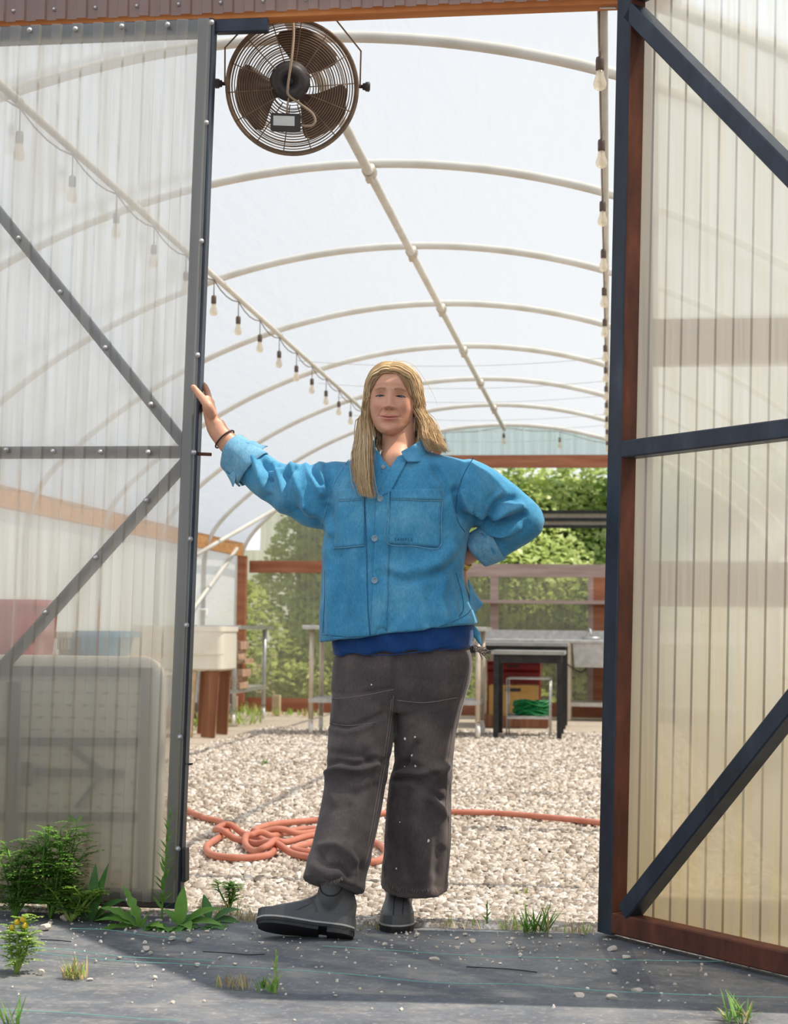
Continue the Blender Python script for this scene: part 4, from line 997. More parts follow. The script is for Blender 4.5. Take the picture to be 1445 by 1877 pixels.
dock(315, 1700, [(1, .12, -.2, .1, .04), (-1, .15, -.2, .11, .04), (.5, .15, -.8, .08, .04), (-.4, .15, -.8, .08, .04), (.1, .3, -.9, .07, .035), (-.8, .3, -.6, .09, .035)], 'flat ground hugging dandelion rosette on the fabric edge', 'leaf_dark', jag=.35)
dock(370, 1698, [(1, .12, -.1, .11, .04), (-1, .12, -.1, .09, .04), (.6, .15, -.7, .08, .035), (-.5, .15, -.7, .08, .035), (.8, .3, -.4, .09, .035)], 'low jagged dandelion rosette beside the gravel edge', 'leaf_dark', jag=.35)
feather_weed(420, 1668, .10, 'little feathery weed on the gravel edge right of the left door', .05, 5)
grass(405, 1682, 60, .07, 'dry straw coloured grass beside the left door edge', 'leaf_lime', .16, .004, 50, 'dry_grass')
grass(465, 1690, 50, .06, 'dry grass growing behind the raised boot', 'leaf_lime', .14, .004, 38, 'dry_grass')
grass(668, 1702, 30, .04, 'dry grass between the two boots', 'leaf_lime', .12, .004, 20, 'dry_grass')
grass(985, 1712, 46, .13, 'green grass tuft before the right door post', 'leaf_mid', .09, .007, 4, outw=1.0)
grass(940, 1704, 26, .07, 'small grass tuft left of the green tuft by the right door', 'leaf_lime', .09, .005, 8)
grass(850, 1700, 34, .045, 'sparse dry grass on the gravel edge right of the boots', 'leaf_lime', .16, .004, 24, 'dry_grass')
grass(1060, 1712, 30, .06, 'dry grass touching the foot of the right door', 'leaf_lime', .10, .004, 22, 'dry_grass')
upright(893, 1698, .075, 'slim reddish weed stem on the gravel edge', 'leaf_mid', 9, .025, .009)
upright(962, 1660, .0555, 'tiny weed sprout in the gravel near the right door', 'leaf_lime', 8, .02, .007) if False else None
feather_weed(30, 1786, .15, 'feathery weed with yellow button flowers on the fabric at left', .04, 5, 'leaf_lime') 
fl = bpy.data.objects[[o.name for o in bpy.data.objects if o.get('label', '').startswith('feathery weed with yellow')][0]]
for (x, y) in ((42, 1685), (31, 1690), (46, 1697), (22, 1700)):
    p = at(x, y, ORG[fl.name][1]); MB().lathe([(.002, -.008), (.0075, -.004), (.008, .002), (.004, .007), (.0005, .008)], p, (0, 0, 1), 10).build('flower_head', 'petal', fl, True)
grass(138, 1795, 42, .075, 'dry edged grass tuft on the sunlit fabric at left', 'leaf_lime', .07, .005, 26)
grass(428, 1812, 40, .065, 'dry straw tuft on the fabric below the raised boot', 'leaf_lime', .10, .004, 34, 'dry_grass')
grass(492, 1818, 20, .05, 'short green tuft at the shadow edge on the fabric', 'leaf_mid', .06, .006, 2)
upright(505, 1822, .105, 'single upright weed on the fabric at the shadow edge', 'leaf_lime', 14, .03, .009)
grass(1358, 1874, 34, .09, 'green grass tuft at the bottom right of the fabric', 'leaf_mid', .08, .006, 8, outw=1.0)
grass(20, 1882, 14, .09, 'few grass blades at the bottom left corner', 'leaf_mid', .05, .007, 0)
grass(487, 1402, 16, .07, 'tiny weed tuft standing in the open gravel', 'leaf_mid', .05, .007, 0)
grass(960, 1640, 12, .04, 'sparse sprouts in the gravel near the right door', 'leaf_lime', .06, .005, 2)
for k, (x, y, hh, lb) in enumerate(((375, 1335, .22, 'weeds growing under the white sink'), (430, 1328, .20, 'weeds growing under the left steel table'), (455, 1312, .18, 'weeds along the far wall beside the timber stub'), (545, 1312, .12, 'low weeds along the far baseboard'))):
    grass(x, y, 70, hh, lb, 'leaf_lime', .55, .018, 14, 'weed_patch', .8)

# hedge beyond the far wall
r_ = np.random.default_rng(9)
hg = empty('hedge', (0, YF+3.0, 0), 'dense leafy green hedge outside the far wall', 'hedge')
n = 30000
hx = r_.uniform(-3.75, 4.5, n); hz = 3.0*r_.power(1.15, n); hz = np.where(hx < -2.7, hz*np.clip(1-(-2.7-hx)*.75, .2, 1), hz); hy = YF + 1.6 + .55*hz + .5*np.sin(hx*1.7)+.35*np.sin(hz*3+hx) + r_.exponential(.22, n)
sz = r_.uniform(.035, .075, n)
nrm = np.stack([r_.normal(.2, .45, n), -np.abs(r_.normal(.5, .35, n)), r_.normal(.95, .45, n)], 1); nrm /= np.linalg.norm(nrm, axis=1, keepdims=True)
a_ = np.cross(nrm, r_.normal(0, 1, (n, 3))); a_ /= np.linalg.norm(a_, axis=1, keepdims=True); b_ = np.cross(nrm, a_)
C_ = np.stack([hx, hy, hz], 1)
Q = np.stack([C_ - a_*sz[:, None], C_ - b_*sz[:, None]*.55 + nrm*sz[:, None]*.15, C_ + a_*sz[:, None], C_ + b_*sz[:, None]*.55 + nrm*sz[:, None]*.15], 1).reshape(-1, 3)
fc_ = np.arange(n*4).reshape(-1, 4)
me = bpy.data.meshes.new('foliage'); me.vertices.add(len(Q)); me.vertices.foreach_set('co', (Q - ORG[hg.name]).ravel()); me.loops.add(fc_.size); me.loops.foreach_set('vertex_index', fc_.ravel().astype(np.int32)); me.polygons.add(n); me.polygons.foreach_set('loop_start', (np.arange(n)*4).astype(np.int32)); me.update(calc_edges=True); me.materials.append(M_['leaf_hedge'])
o = bpy.data.objects.new('foliage', me); COL.objects.link(o); o.parent = hg; o['kind'] = 'stuff'
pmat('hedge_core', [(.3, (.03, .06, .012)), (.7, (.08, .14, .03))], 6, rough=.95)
MB().grid(np.array([[(x, YF + 2.05 + .55*z + .5*math.sin(x*1.7)+.35*math.sin(z*3+x) + (.6 if z > 2.8 else 0), z) for x in np.linspace(-2.9, 5, 60)] for z in np.linspace(-.03, 2.9, 20)])).build('core_sheet', 'hedge_core', hg, True)  # dark green sheet closing the hedge behind the leaves
# ================================================================ PERSON
YP = -.08
def PP(px, py, dy=0.0):
    # a point of the figure: measured outline at the figure's own depth (dy = metres behind that depth)
    return at(px, py, YP + dy)
MPP = 4.80/F*1.0                      # metres per photo pixel at the figure
from mathutils import noise as mnoise
def remeshed(v, f, voxel, smooth=2, sfac=.5):
    me = bpy.data.meshes.new('tmp'); me.from_pydata(np.asarray(v).tolist(), [], [tuple(int(i) for i in q) for q in f])
    o = bpy.data.objects.new('tmp', me); COL.objects.link(o)
    m = o.modifiers.new('r', 'REMESH'); m.mode = 'VOXEL'; m.voxel_size = voxel
    if smooth: s = o.modifiers.new('s', 'SMOOTH'); s.iterations = smooth; s.factor = sfac
    dg = bpy.context.evaluated_depsgraph_get(); ev = o.evaluated_get(dg); mm = ev.to_mesh()
    vv = np.empty(len(mm.vertices)*3); mm.vertices.foreach_get('co', vv); nn = np.empty(len(mm.vertices)*3); mm.vertices.foreach_get('normal', nn)
    ff = [tuple(p.vertices) for p in mm.polygons]
    ev.to_mesh_clear(); bpy.data.objects.remove(o); bpy.data.meshes.remove(me)
    return vv.reshape(-1, 3), ff, nn.reshape(-1, 3)
def limb(m, pts, n=24):
    # pts: (px, py, dy, r [, r_depth]) -> closed tube with round ends; elliptical in depth
    P = np.array([PP(p[0], p[1], p[2]) for p in pts]); R0 = np.array([p[3] for p in pts]); RD = np.array([p[4] if len(p) > 4 else p[3] for p in pts])
    k = (len(pts)-1)*7+1; Q = spline(P, k); t = np.linspace(0, len(pts)-1, k); r = np.interp(t, range(len(pts)), R0); rd = np.interp(t, range(len(pts)), RD)
    T = np.gradient(Q, axis=0); T /= np.linalg.norm(T, axis=1, keepdims=True); rings = []
    ang = np.arange(n)*2*math.pi/n
    for i in range(k):
        dv = V((0, 1, 0)); dv = dv - T[i]*np.dot(dv, T[i]); dv /= np.linalg.norm(dv); sv = np.cross(T[i], dv)
        rings.append(Q[i] + np.cos(ang)[:, None]*sv*r[i] + np.sin(ang)[:, None]*dv*rd[i])
    v = np.concatenate(rings); f = []
    for i in range(k-1):
        for q in range(n): f.append((i*n+q, i*n+(q+1) % n, (i+1)*n+(q+1) % n, (i+1)*n+q))
    f += [tuple(range(n-1, -1, -1)), tuple(range((k-1)*n, k*n))]
    m.add(v, f)
def trunk(m, rows, n=48, p=2.5, interp=5):
    # rows: (py, xl, xr, front, back, dy, tilt) tilt = extra py at right edge minus left edge
    A_ = np.array(rows, float); k = (len(rows)-1)*interp+1; S = spline(A_, k)
    ang = np.arange(n)*2*math.pi/n; rings = []
    for (py, xl, xr, fr_, bk, dy, tl) in S:
        cx, hw = (xl+xr)/2, (xr-xl)/2; ring = []
        for a in ang:
            c, s = math.cos(a), math.sin(a); ux = math.copysign(abs(c)**(2/p), c); uy = math.copysign(abs(s)**(2/p), s)
            b = PP(cx + hw*ux, py + tl*.5*ux, dy); ring.append(b + V((0, (bk if uy > 0 else fr_)*uy, 0)))
        rings.append(ring)
    G_ = np.array(rings); n0 = len(ang); v = G_.reshape(-1, 3); f = []
    for i in range(len(G_)-1):
        for q in range(n0): f.append((i*n0+q, i*n0+(q+1) % n0, (i+1)*n0+(q+1) % n0, (i+1)*n0+q))
    f += [tuple(range(n0-1, -1, -1)), tuple(range((len(G_)-1)*n0, len(G_)*n0))]
    m.add(v, f)
def foldlines(P, lines):
    d = np.zeros(len(P))
    for pts, w, amp in lines:
        Q = spline([(a, b, 0) for a, b in pts], 14)[:, :2]; best = np.full(len(P), 1e9)
        for a, b in zip(Q[:-1], Q[1:]):
            ab = b-a; t = np.clip(((P-a)@ab)/max(ab@ab, 1e-6), 0, 1); best = np.minimum(best, np.linalg.norm(P-(a+t[:, None]*ab), axis=1))
        d += amp*np.exp(-(best/w)**2)
    return d
def wrinkle(v, nn, fn): return v + nn*np.array([fn(p) for p in v])[:, None]
def ridged(p, sx, sy, sz, off=0.0): return 1 - abs(mnoise.noise(Vector((p[0]*sx+off, p[1]*sy+off*1.7, p[2]*sz))))*2.2
def toPX(p):
    d = V(p)-CAM; z = np.dot(d, _f); return W/2+F*np.dot(d, RT)/z, H/2-F*np.dot(d, UP)/z
def pxarr(v):
    d = v-CAM; z = d@_f; return np.stack([W/2+F*(d@RT)/z, H/2-F*(d@UP)/z], 1)

# ---- materials of the figure
def skinmat():
    m, nt, out = _new('skin')
    at_ = nt.nodes.new('ShaderNodeAttribute'); at_.attribute_name = 'Col'
    v = _coords(nt); n1 = _noise(nt, v, 28, 4); n2 = _noise(nt, v, 320, 2)
    c = _mix(nt, _math(nt, 'MULTIPLY', _math(nt, 'SUBTRACT', n1, .4, True), .8, True), at_.outputs['Color'], (.50, .20, .13), 'MIX')
    c = _mix(nt, _math(nt, 'MULTIPLY', _math(nt, 'SUBTRACT', n2, .60, True), 2.2, True), c, (.36, .16, .09))
    b = nt.nodes.new('ShaderNodeBsdfPrincipled'); nt.links.new(c, b.inputs['Base Color']); b.inputs['Roughness'].default_value = .48
    b.inputs['Subsurface Weight'].default_value = .12; b.inputs['Subsurface Radius'].default_value = (.012, .005, .003); b.inputs['Subsurface Scale'].default_value = 1.0
    nt.links.new(_bump(nt, n2, .06, .002), b.inputs['Normal']); nt.links.new(b.outputs[0], out.inputs['Surface'])
skinmat()
def clothmat(name, stops, scale, weave=900, rough=.85, bump=.25, spots=None, stretch=(1, 1, 1)):
    m, nt, out = _new(name); v = _coords(nt, stretch); n1 = _noise(nt, v, scale, 5, .6); c = _ramp(nt, n1, stops)
    n3 = _noise(nt, _coords(nt, (1, 1, .3)), 260, 3, .6); c = _mix(nt, .35, c, _ramp(nt, n3, [(.35, (.55, .55, .55)), (.65, (1.25, 1.25, 1.25))]), 'MULTIPLY')
    if spots:
        vo = nt.nodes.new('ShaderNodeTexVoronoi'); vo.inputs['Scale'].default_value = 9; nt.links.new(_coords(nt), vo.inputs['Vector'])
        sp_ = _math(nt, 'LESS_THAN', vo.outputs['Distance'], .055); pick = _math(nt, 'GREATER_THAN', _noise(nt, _coords(nt), 3.1, 1), .60)
        c = _mix(nt, _math(nt, 'MULTIPLY', sp_, pick), c, spots)
    b = nt.nodes.new('ShaderNodeBsdfPrincipled'); nt.links.new(c, b.inputs['Base Color']); b.inputs['Roughness'].default_value = rough; b.inputs['Specular IOR Level'].default_value = .2
    b.inputs['Sheen Weight'].default_value = .15
    bn = _noise(nt, _coords(nt), weave, 2); nt.links.new(_bump(nt, bn, bump, .0012), b.inputs['Normal']); nt.links.new(b.outputs[0], out.inputs['Surface'])
clothmat('denim', [(.28, (.034, .200, .375)), (.5, (.062, .275, .465)), (.75, (.135, .375, .55))], 9)
clothmat('denim_seam', [(.3, (.115, .31, .47)), (.7, (.20, .41, .56))], 40)
clothmat('denim_dark', [(.3, (.025, .12, .23)), (.7, (.04, .16, .29))], 30)
clothmat('navy', [(.3, (.005, .035, .14)), (.7, (.012, .06, .21))], 9)
clothmat('canvas_brown', [(.3, (.056, .045, .047)), (.5, (.088, .070, .070)), (.75, (.165, .128, .112))], 6)
clothmat('canvas_seam', [(.3, (.16, .125, .115)), (.7, (.25, .2, .18))], 30)
pmat('button', [(.3, (.16, .26, .34)), (.7, (.26, .36, .44))], 60, rough=.4)
pmat('rubber', [(.3, (.052, .050, .053)), (.7, (.10, .097, .097))], 9, rough=.42, bump=.1, bscale=60, bdist=.002)
pmat('rubber_black', [(.3, (.008, .008, .009)), (.7, (.02, .019, .02))], 20, rough=.6, bump=.6, bscale=55, bdist=.004)
pmat('rubber_pale', [(.3, (.30, .28, .26)), (.7, (.42, .40, .38))], 20, rough=.6)
pmat('band_dark', (.035, .02, .022), 10, rough=.6)
pmat('gold', [(.3, (.55, .38, .08)), (.7, (.75, .58, .18))], 40, rough=.4, metal=.3)
pmat('silver', (.6, .58, .58), 10, rough=.25, metal=.9)
def hairmat(name, cols):
    m, nt, out = _new(name); g = nt.nodes.new('ShaderNodeNewGeometry'); n1 = _noise(nt, _coords(nt), 26, 3)
    f_ = _math(nt, 'ADD', _math(nt, 'MULTIPLY', g.outputs['Random Per Island'], .75), _math(nt, 'MULTIPLY', n1, .25))
    c = _ramp(nt, f_, cols); b = nt.nodes.new('ShaderNodeBsdfPrincipled'); nt.links.new(c, b.inputs['Base Color']); b.inputs['Roughness'].default_value = .42
    b.inputs['Specular IOR Level'].default_value = .35
    tl = nt.nodes.new('ShaderNodeBsdfTranslucent'); nt.links.new(c, tl.inputs[0]); mx = nt.nodes.new('ShaderNodeMixShader'); mx.inputs[0].default_value = .25
    nt.links.new(b.outputs[0], mx.inputs[1]); nt.links.new(tl.outputs[0], mx.inputs[2]); nt.links.new(mx.outputs[0], out.inputs['Surface'])
hairmat('hair', [(.12, (.42, .26, .12)), (.4, (.70, .49, .26)), (.65, (.86, .65, .39)), (.9, (.95, .80, .55))])
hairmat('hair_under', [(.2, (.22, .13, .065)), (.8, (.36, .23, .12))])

# ---- body: torso, neck, arms and hands in one surface, head joined on
bm_ = MB()
trunk(bm_, [(845, 668, 800, .05, .06, .0, 0), (880, 640, 845, .08, .08, 0, 0), (960, 620, 835, .10, .09, 0, 0), (1060, 628, 830, .09, .09, 0, 0), (1150, 632, 850, .10, .10, 0, 0), (1230, 630, 850, .10, .11, 0, 0), (1275, 650, 830, .08, .09, .0, 0)], 32, 2.2)
limb(bm_, [(722, 905, -.02, .06), (724, 865, -.035, .052), (730, 830, -.005, .05)])
limb(bm_, [(733, 875, .005, .055), (733, 835, .004, .053), (731, 800, .006, .050), (731, 765, .01, .05)])
limb(bm_, [(650, 885, 0, .06), (590, 900, -.01, .042), (515, 888, .0, .027), (470, 864, .015, .031), (432, 825, .02, .036), (405, 797, .018, .0305, .026), (394, 778, .02, .030, .026)])
limb(bm_, [(835, 885, 0, .06), (895, 915, .02, .042), (945, 946, .035, .036), (905, 988, .05, .034), (862, 1014, .058, .030), (845, 1028, .07, .028)])
for pts in ([(680, 1220, 0, .08), (664, 1290, 0, .065), (652, 1420, -.09, .040), (632, 1540, -.165, .037), (620, 1600, -.20, .034)], [(795, 1220, 0, .08), (785, 1290, 0, .065), (772, 1430, .015, .040), (757, 1560, .045, .037), (745, 1600, .055, .034)]): limb(bm_, pts)
# left hand (viewer's left) pressed on the edge of the door: palm on the edge, thumb in front, fingers around the back
dz = lambda y: y - YP      # world depth -> dy
HY = LY
limb(bm_, [(395, 783, .019, .028, .026), (387, 764, .02, .021, .034), (383, 745, .028, .019, .040), (383, 733, .035, .016, .036)])
limb(bm_, [(389, 762, -.005, .017), (382, 745, -.028, .0155), (371, 730, -.018, .0125), (361, 718, dz(HY)-.048, .0108), (354, 709, dz(HY)-.050, .0095), (351.5, 706, dz(HY)-.050, .006)])
limb(bm_, [(384, 742, .01, .0125), (381, 724, dz(HY)+.032, .0115), (376.5, 710, dz(HY)+.034, .0098), (370, 704, dz(HY)+.038, .0088), (360, 706, dz(HY)+.040, .0078)])
for k, (y0, x1, y1) in enumerate(((745, 347, 722), (753, 345, 738), (762, 348, 752))):
    limb(bm_, [(385, y0-4, .038, .0115), (380, y0-12, dz(HY)+.046, .0108), (366, (y0+y1)/2-8, dz(HY)+.045, .0098), (x1, y1, dz(HY)+.035, .0088)])
# other hand resting behind the hip
limb(bm_, [(848, 1026, .068, .027, .02), (838, 1048, .085, .03, .017), (830, 1064, .095, .026, .015)])
for k in range(4): limb(bm_, [(842-9*k+6, 1062, .09+.0*k, .009), (836-10*k, 1082, .10, .0085), (828-11*k, 1098, .108, .0075)])
limb(bm_, [(848, 1040, .07, .011), (852, 1058, .06, .0095), (852, 1072, .058, .008)])
bv, bf, bnn = remeshed(np.concatenate(bm_.v), bm_.f, .0042, 3, .5)

# head --------------------------------------------------------------
HC = PP(721, 738, .0)
def gs(x, z, cx, cz, sx, sz): return np.exp(-((x-cx)/sx)**2 - ((z-cz)/sz)**2)
_zk = np.array([-.104, -.100, -.094, -.085, -.074, -.060, -.045, -.025, .000, .025, .050, .072, .090, .102, .109, .1115])
_wk = np.array([ .006,  .020,  .032,  .043,  .0515, .0585, .0635, .0685, .0715, .0725, .0720, .066, .0535, .038, .020, .002])
_fk = np.array([ .060,  .078,  .0855, .0885, .0880, .0870, .0875, .0890, .0895, .0905, .0915, .083, .066, .044, .020, .0])
_bk = np.array([-.02,  -.01,   .000,  .015,  .035,  .060,  .078,  .092,  .100,  .104,  .102, .092, .074, .052, .026, .0])
nz_, nt_ = 230, 260
zz_ = np.concatenate([np.linspace(-.104, .06, 185), np.linspace(.0618, .1115, 45)])
def pch(zk, vk, z):
    return np.interp(z, zk, vk)
def smoothk(a, it=5):
    for _ in range(it): a[1:-1] = .25*a[:-2]+.5*a[1:-1]+.25*a[2:]
    return a
wz, fz_, bz2 = smoothk(pch(_zk, _wk, zz_), 12), smoothk(pch(_zk, _fk, zz_), 12), smoothk(pch(_zk, _bk, zz_), 12)
tt = np.linspace(-1, 1, nt_, endpoint=False); th_ = math.pi*(np.sign(tt)*np.abs(tt)**1.55)      # 0 = front, denser in front
HX = np.zeros((len(zz_), nt_)); HF = HX.copy(); HZ = HX.copy()
for i, z in enumerate(zz_):
    s, c = np.sin(th_), np.cos(th_)
    pw = 2/2.25
    HX[i] = wz[i]*np.sign(s)*np.abs(s)**pw
    HF[i] = np.where(c > 0, fz_[i], bz2[i])*np.sign(c)*np.abs(c)**pw
    HZ[i] = z
front = np.clip(HF/.05, 0, 1)
x, z = HX, HZ + .0065
D_ = np.zeros_like(HX)
t_ = np.clip((.036-z)/.050, 0, 1)                                        # along the nose bridge, 0 top .. 1 tip
nh = (.003 + .021*t_**1.25)*np.where(z < -.0155, np.exp(-((z+.0155)/.0078)**2), 1)*np.where(z > .036, np.exp(-((z-.036)/.012)**2), 1)
nh = nh*.82; D_ += nh*np.exp(-(np.abs(x)/(.0085+.0052*t_))**2.3) + .0045*gs(x, z, 0, -.0125, .0095, .0085)
for s in (-1, 1):
    D_ += .0085*gs(x, z, s*.0125, -.0175, .0062, .0062) - .004*gs(x, z, s*.0075, -.0235, .0035, .0025)
    D_ += -.0115*gs(x, z, s*.0290, .0190, .0155, .0100) + .0035*gs(x, z, s*.027, .0375, .019, .0060)
    D_ += .0062*gs(x, z, s*.0310, .0165, .0125, .0075)
    D_ += .0070*gs(x, z, s*.040, -.012, .018, .015) - .003*gs(x, z, s*.045, -.062, .018, .02)
    # fold from the nose wing to the corner of the mouth
    fx_ = .0165 + (-.018-z)*.62; D_ += -.0026*np.exp(-((s*x-fx_)/.0045)**2)*np.clip((-.016-z)/.006, 0, 1)*np.clip((z+.048)/.008, 0, 1)
    D_ += -.0035*gs(x, z, s*.0305, -.0440, .004, .004)
    D_ += -.0016*np.exp(-((z-(.0085-.10*(s*x-.03)**2*20))/.0016)**2)*np.exp(-((x-s*.031)/.012)**2)     # crease under the eye
ml_ = -.0468 + .0042*(np.abs(x)/.031)**1.6                                  # smiling mouth line
win = np.clip(1-(np.abs(x)/.0315)**2.0, 0, 1)
cup = 1-.35*np.exp(-(x/.0045)**2)
D_ += win*(.0046*cup*np.exp(-((z-ml_-.0042)/.0036)**2) + .0056*np.exp(-((z-ml_+.0052)/.0046)**2) - .0046*np.exp(-((z-ml_)/.0013)**2))
D_ += -.0035*gs(x, z, 0, -.0635, .020, .0055) + .0062*gs(x, z, 0, -.084, .019, .013)
D_ += .003*gs(x, z, 0, -.045, .03, .016)
D_ -= .0016*np.exp(-(x/.0035)**2)*np.where((z < -.026) & (z > -.040), 1, 0)
HF2 = HF + D_*front
# colour per vertex: skin, lips, brows, cheeks; shade painted on lids, nostrils and mouth line
base = np.array([.62, .315, .20]); colr = np.ones((len(zz_), nt_, 3))*base
def cmix(mask, c): 
    global colr
    mk = np.clip(mask, 0, 1)[..., None]; colr = colr*(1-mk) + np.array(c)*mk
isf = HF > .03
for s in (-1, 1):
    cmix(.55*gs(x, z, s*.042, -.016, .022, .018)*isf, (.60, .24, .17)); 
    zb = .0372 + .0022*np.exp(-((s*x-.028)/.012)**2) - .16*np.clip(s*x-.030, 0, 1)
    cmix(.95*np.exp(-((z-zb)/.0031)**2)*((s*x > .0125) & (s*x < .050))*np.clip((.054-s*x)/.02, 0, 1)*isf, (.21, .11, .045))
    cmix(.55*gs(x, z, s*.031, .0195, .017, .007)*isf, (.38, .155, .105))
    cmix(.8*gs(x, z, s*.0072, -.0238, .0030, .0018)*isf, (.14, .05, .035))
cmix(.45*gs(x, z, 0, -.013, .012, .010)*isf, (.62, .26, .18))
lip = win*np.where((z < ml_+.0074*cup*win**.5) & (z > ml_-.0090*win**.5), 1, 0)*np.clip(win*3, 0, 1)
cmix(.85*lip*isf, (.55, .17, .155)); cmix(.85*np.clip(win*2.5, 0, 1)*np.exp(-((z-ml_)/.0011)**2)*isf, (.20, .055, .05))
# eye openings: squinting almonds
def slit(s): 
    dx = (s*x-.0310)/.0140; zc_ = .0163 - .0007*dx; up_ = .0035*np.clip(1-dx**2, 0, 1)**.7; lo_ = .0026*np.clip(1-dx**2, 0, 1)**.7
    return (np.abs(dx) < 1) & (z < zc_+up_) & (z > zc_-lo_) & (HF > .03)
hole = slit(1) | slit(-1)
nzz = len(zz_)
hyaw, htilt, hroll = math.radians(4), math.radians(-2), math.radians(2.0)
def headT(X, Fw, Z):
    # local (right, forward, up) -> world; slight turn to the viewer's left, small roll
    x1 = X*math.cos(hyaw) - Fw*math.sin(hyaw); f1 = X*math.sin(hyaw) + Fw*math.cos(hyaw)
    f2 = f1*math.cos(htilt) - Z*math.sin(htilt); z2 = f1*math.sin(htilt) + Z*math.cos(htilt)
    x3 = x1*math.cos(hroll) + z2*math.sin(hroll); z3 = -x1*math.sin(hroll) + z2*math.cos(hroll)
    fwd = V((.09, -1, 0)); fwd /= np.linalg.norm(fwd); rt = V((-fwd[1], fwd[0], 0))
    return HC + x3[..., None]*rt + f2[..., None]*fwd + z3[..., None]*V((0, 0, 1))
def hp1(a, b, c): return headT(np.array([a]), np.array([b]), np.array([c]))[0]
HV = headT(HX, HF2, HZ)
hf_ = []
for i in range(nzz-1):
    for j in range(nt_):
        j2 = (j+1) % nt_
        if hole[i, j] and hole[i, j2] and hole[i+1, j] and hole[i+1, j2]: continue
        hf_.append((i*nt_+j, i*nt_+j2, (i+1)*nt_+j2, (i+1)*nt_+j))
hf_.append(tuple(range(nt_-1, -1, -1))); hf_.append(tuple(range((nzz-1)*nt_, nzz*nt_)))
hv = HV.reshape(-1, 3); hc = colr.reshape(-1, 3)
# ears
em = MB()
for s in (-1, 1):
    g = []
    for a in np.linspace(0, 2*math.pi, 22, endpoint=False):
        row = []
        for b in np.linspace(0, 2*math.pi, 10, endpoint=False):
            rr = .0052*(1.2-.3*math.cos(a)); oz = .029*math.sin(a)*(1+.12*math.sin(a)); of = -.010 + .016*math.cos(a)
            row.append(hp1(s*(.0735+.004-.006*math.cos(a) + rr*math.cos(b)), of + rr*math.sin(b)*math.cos(a), -.004 + oz + rr*math.sin(b)*math.sin(a)))
        g.append(row)
    g.append(g[0]); em.grid(np.array(g), closeu=True)
    em.add(*(lambda t: (t.v[0], t.f))(MB().lathe([(.026, -.003), (.026, .003), (.01, .006)], hp1(s*.0715, -.012, -.004), (s, 0, 0), 16)))
ev_ = np.concatenate(em.v)
allv = np.concatenate([bv, hv, ev_]); off1 = len(bv); off2 = off1+len(hv)
allf = list(bf) + [tuple(i+off1 for i in q) for q in hf_] + [tuple(i+off2 for i in q) for q in em.f]
foot = gnd(690, 1722)
person = mesh_obj('person', allv, allf, 'skin', None, True, 'smiling blonde person in a blue denim work jacket leaning on the left door', 'person', origin=(foot[0], foot[1], 0))
armc = np.ones((len(bv), 3))*np.array([.62, .32, .205])
ca = person.data.color_attributes.new('Col', 'FLOAT_COLOR', 'POINT')
cc = np.ones((len(allv), 4)); cc[:len(bv), :3] = armc; cc[off1:off2, :3] = hc; cc[off2:, :3] = (.56, .25, .17); ca.data.foreach_set('color', cc.ravel())
# eyes
def eyemat():
    m, nt, out = _new('eye'); tc = nt.nodes.new('ShaderNodeTexCoord'); sx = nt.nodes.new('ShaderNodeVectorMath'); sx.operation = 'LENGTH'
    at_ = nt.nodes.new('ShaderNodeAttribute'); at_.attribute_name = 'Col'
    b = nt.nodes.new('ShaderNodeBsdfPrincipled'); nt.links.new(at_.outputs['Color'], b.inputs['Base Color']); b.inputs['Roughness'].default_value = .12; nt.links.new(b.outputs[0], out.inputs['Surface'])
eyemat()
for s in (-1, 1):
    cx_, cz_, cf_ = s*.0305, .0098, .0662; g = []; cl = []
    for a in np.linspace(0, math.pi, 26):
        row = []; 
        for b in np.linspace(0, 2*math.pi, 26, endpoint=False):
            row.append(hp1(cx_ + .0122*math.sin(a)*math.cos(b), cf_ + .0122*math.cos(a), cz_ + .0122*math.sin(a)*math.sin(b)))
            cl.append((.01, .01, .012, 1) if a < .20 else (.06, .085, .095, 1) if a < .52 else (.36, .30, .28, 1))  # whites of the eyes toned down for the shade of the lids
        g.append(row)
    e = MB().grid(np.array(g), closeu=True).build('eye', 'eye', person, True); c_ = e.data.color_attributes.new('Col', 'FLOAT_COLOR', 'POINT'); c_.data.foreach_set('color', np.array(cl).ravel())
    # lash line follows the upper lid
    pts = []
    for dx in np.linspace(-1, 1, 15):
        xx = s*(.0310 + dx*.0140); zz2 = .0163 - .0007*dx + .0036*max(1-dx*dx, 0)**.7 - .0065
        i = int(np.argmin(np.abs(zz_ - zz2))); j = int(np.argmin(np.abs(HX[i] - xx) + (HF[i] < .02))); pts.append(hp1(xx, HF2[i, j]+.0004, zz2))
    MB().tube(pts, .0010, 5).build('eyelashes', 'band_dark', person, True)
MB().lathe([(.0035, -.002), (.0048, 0), (.0035, .002)], hp1(-.079, .012, -.036), (-.3, -1, 0), 12).build('earring', 'silver', person, True)

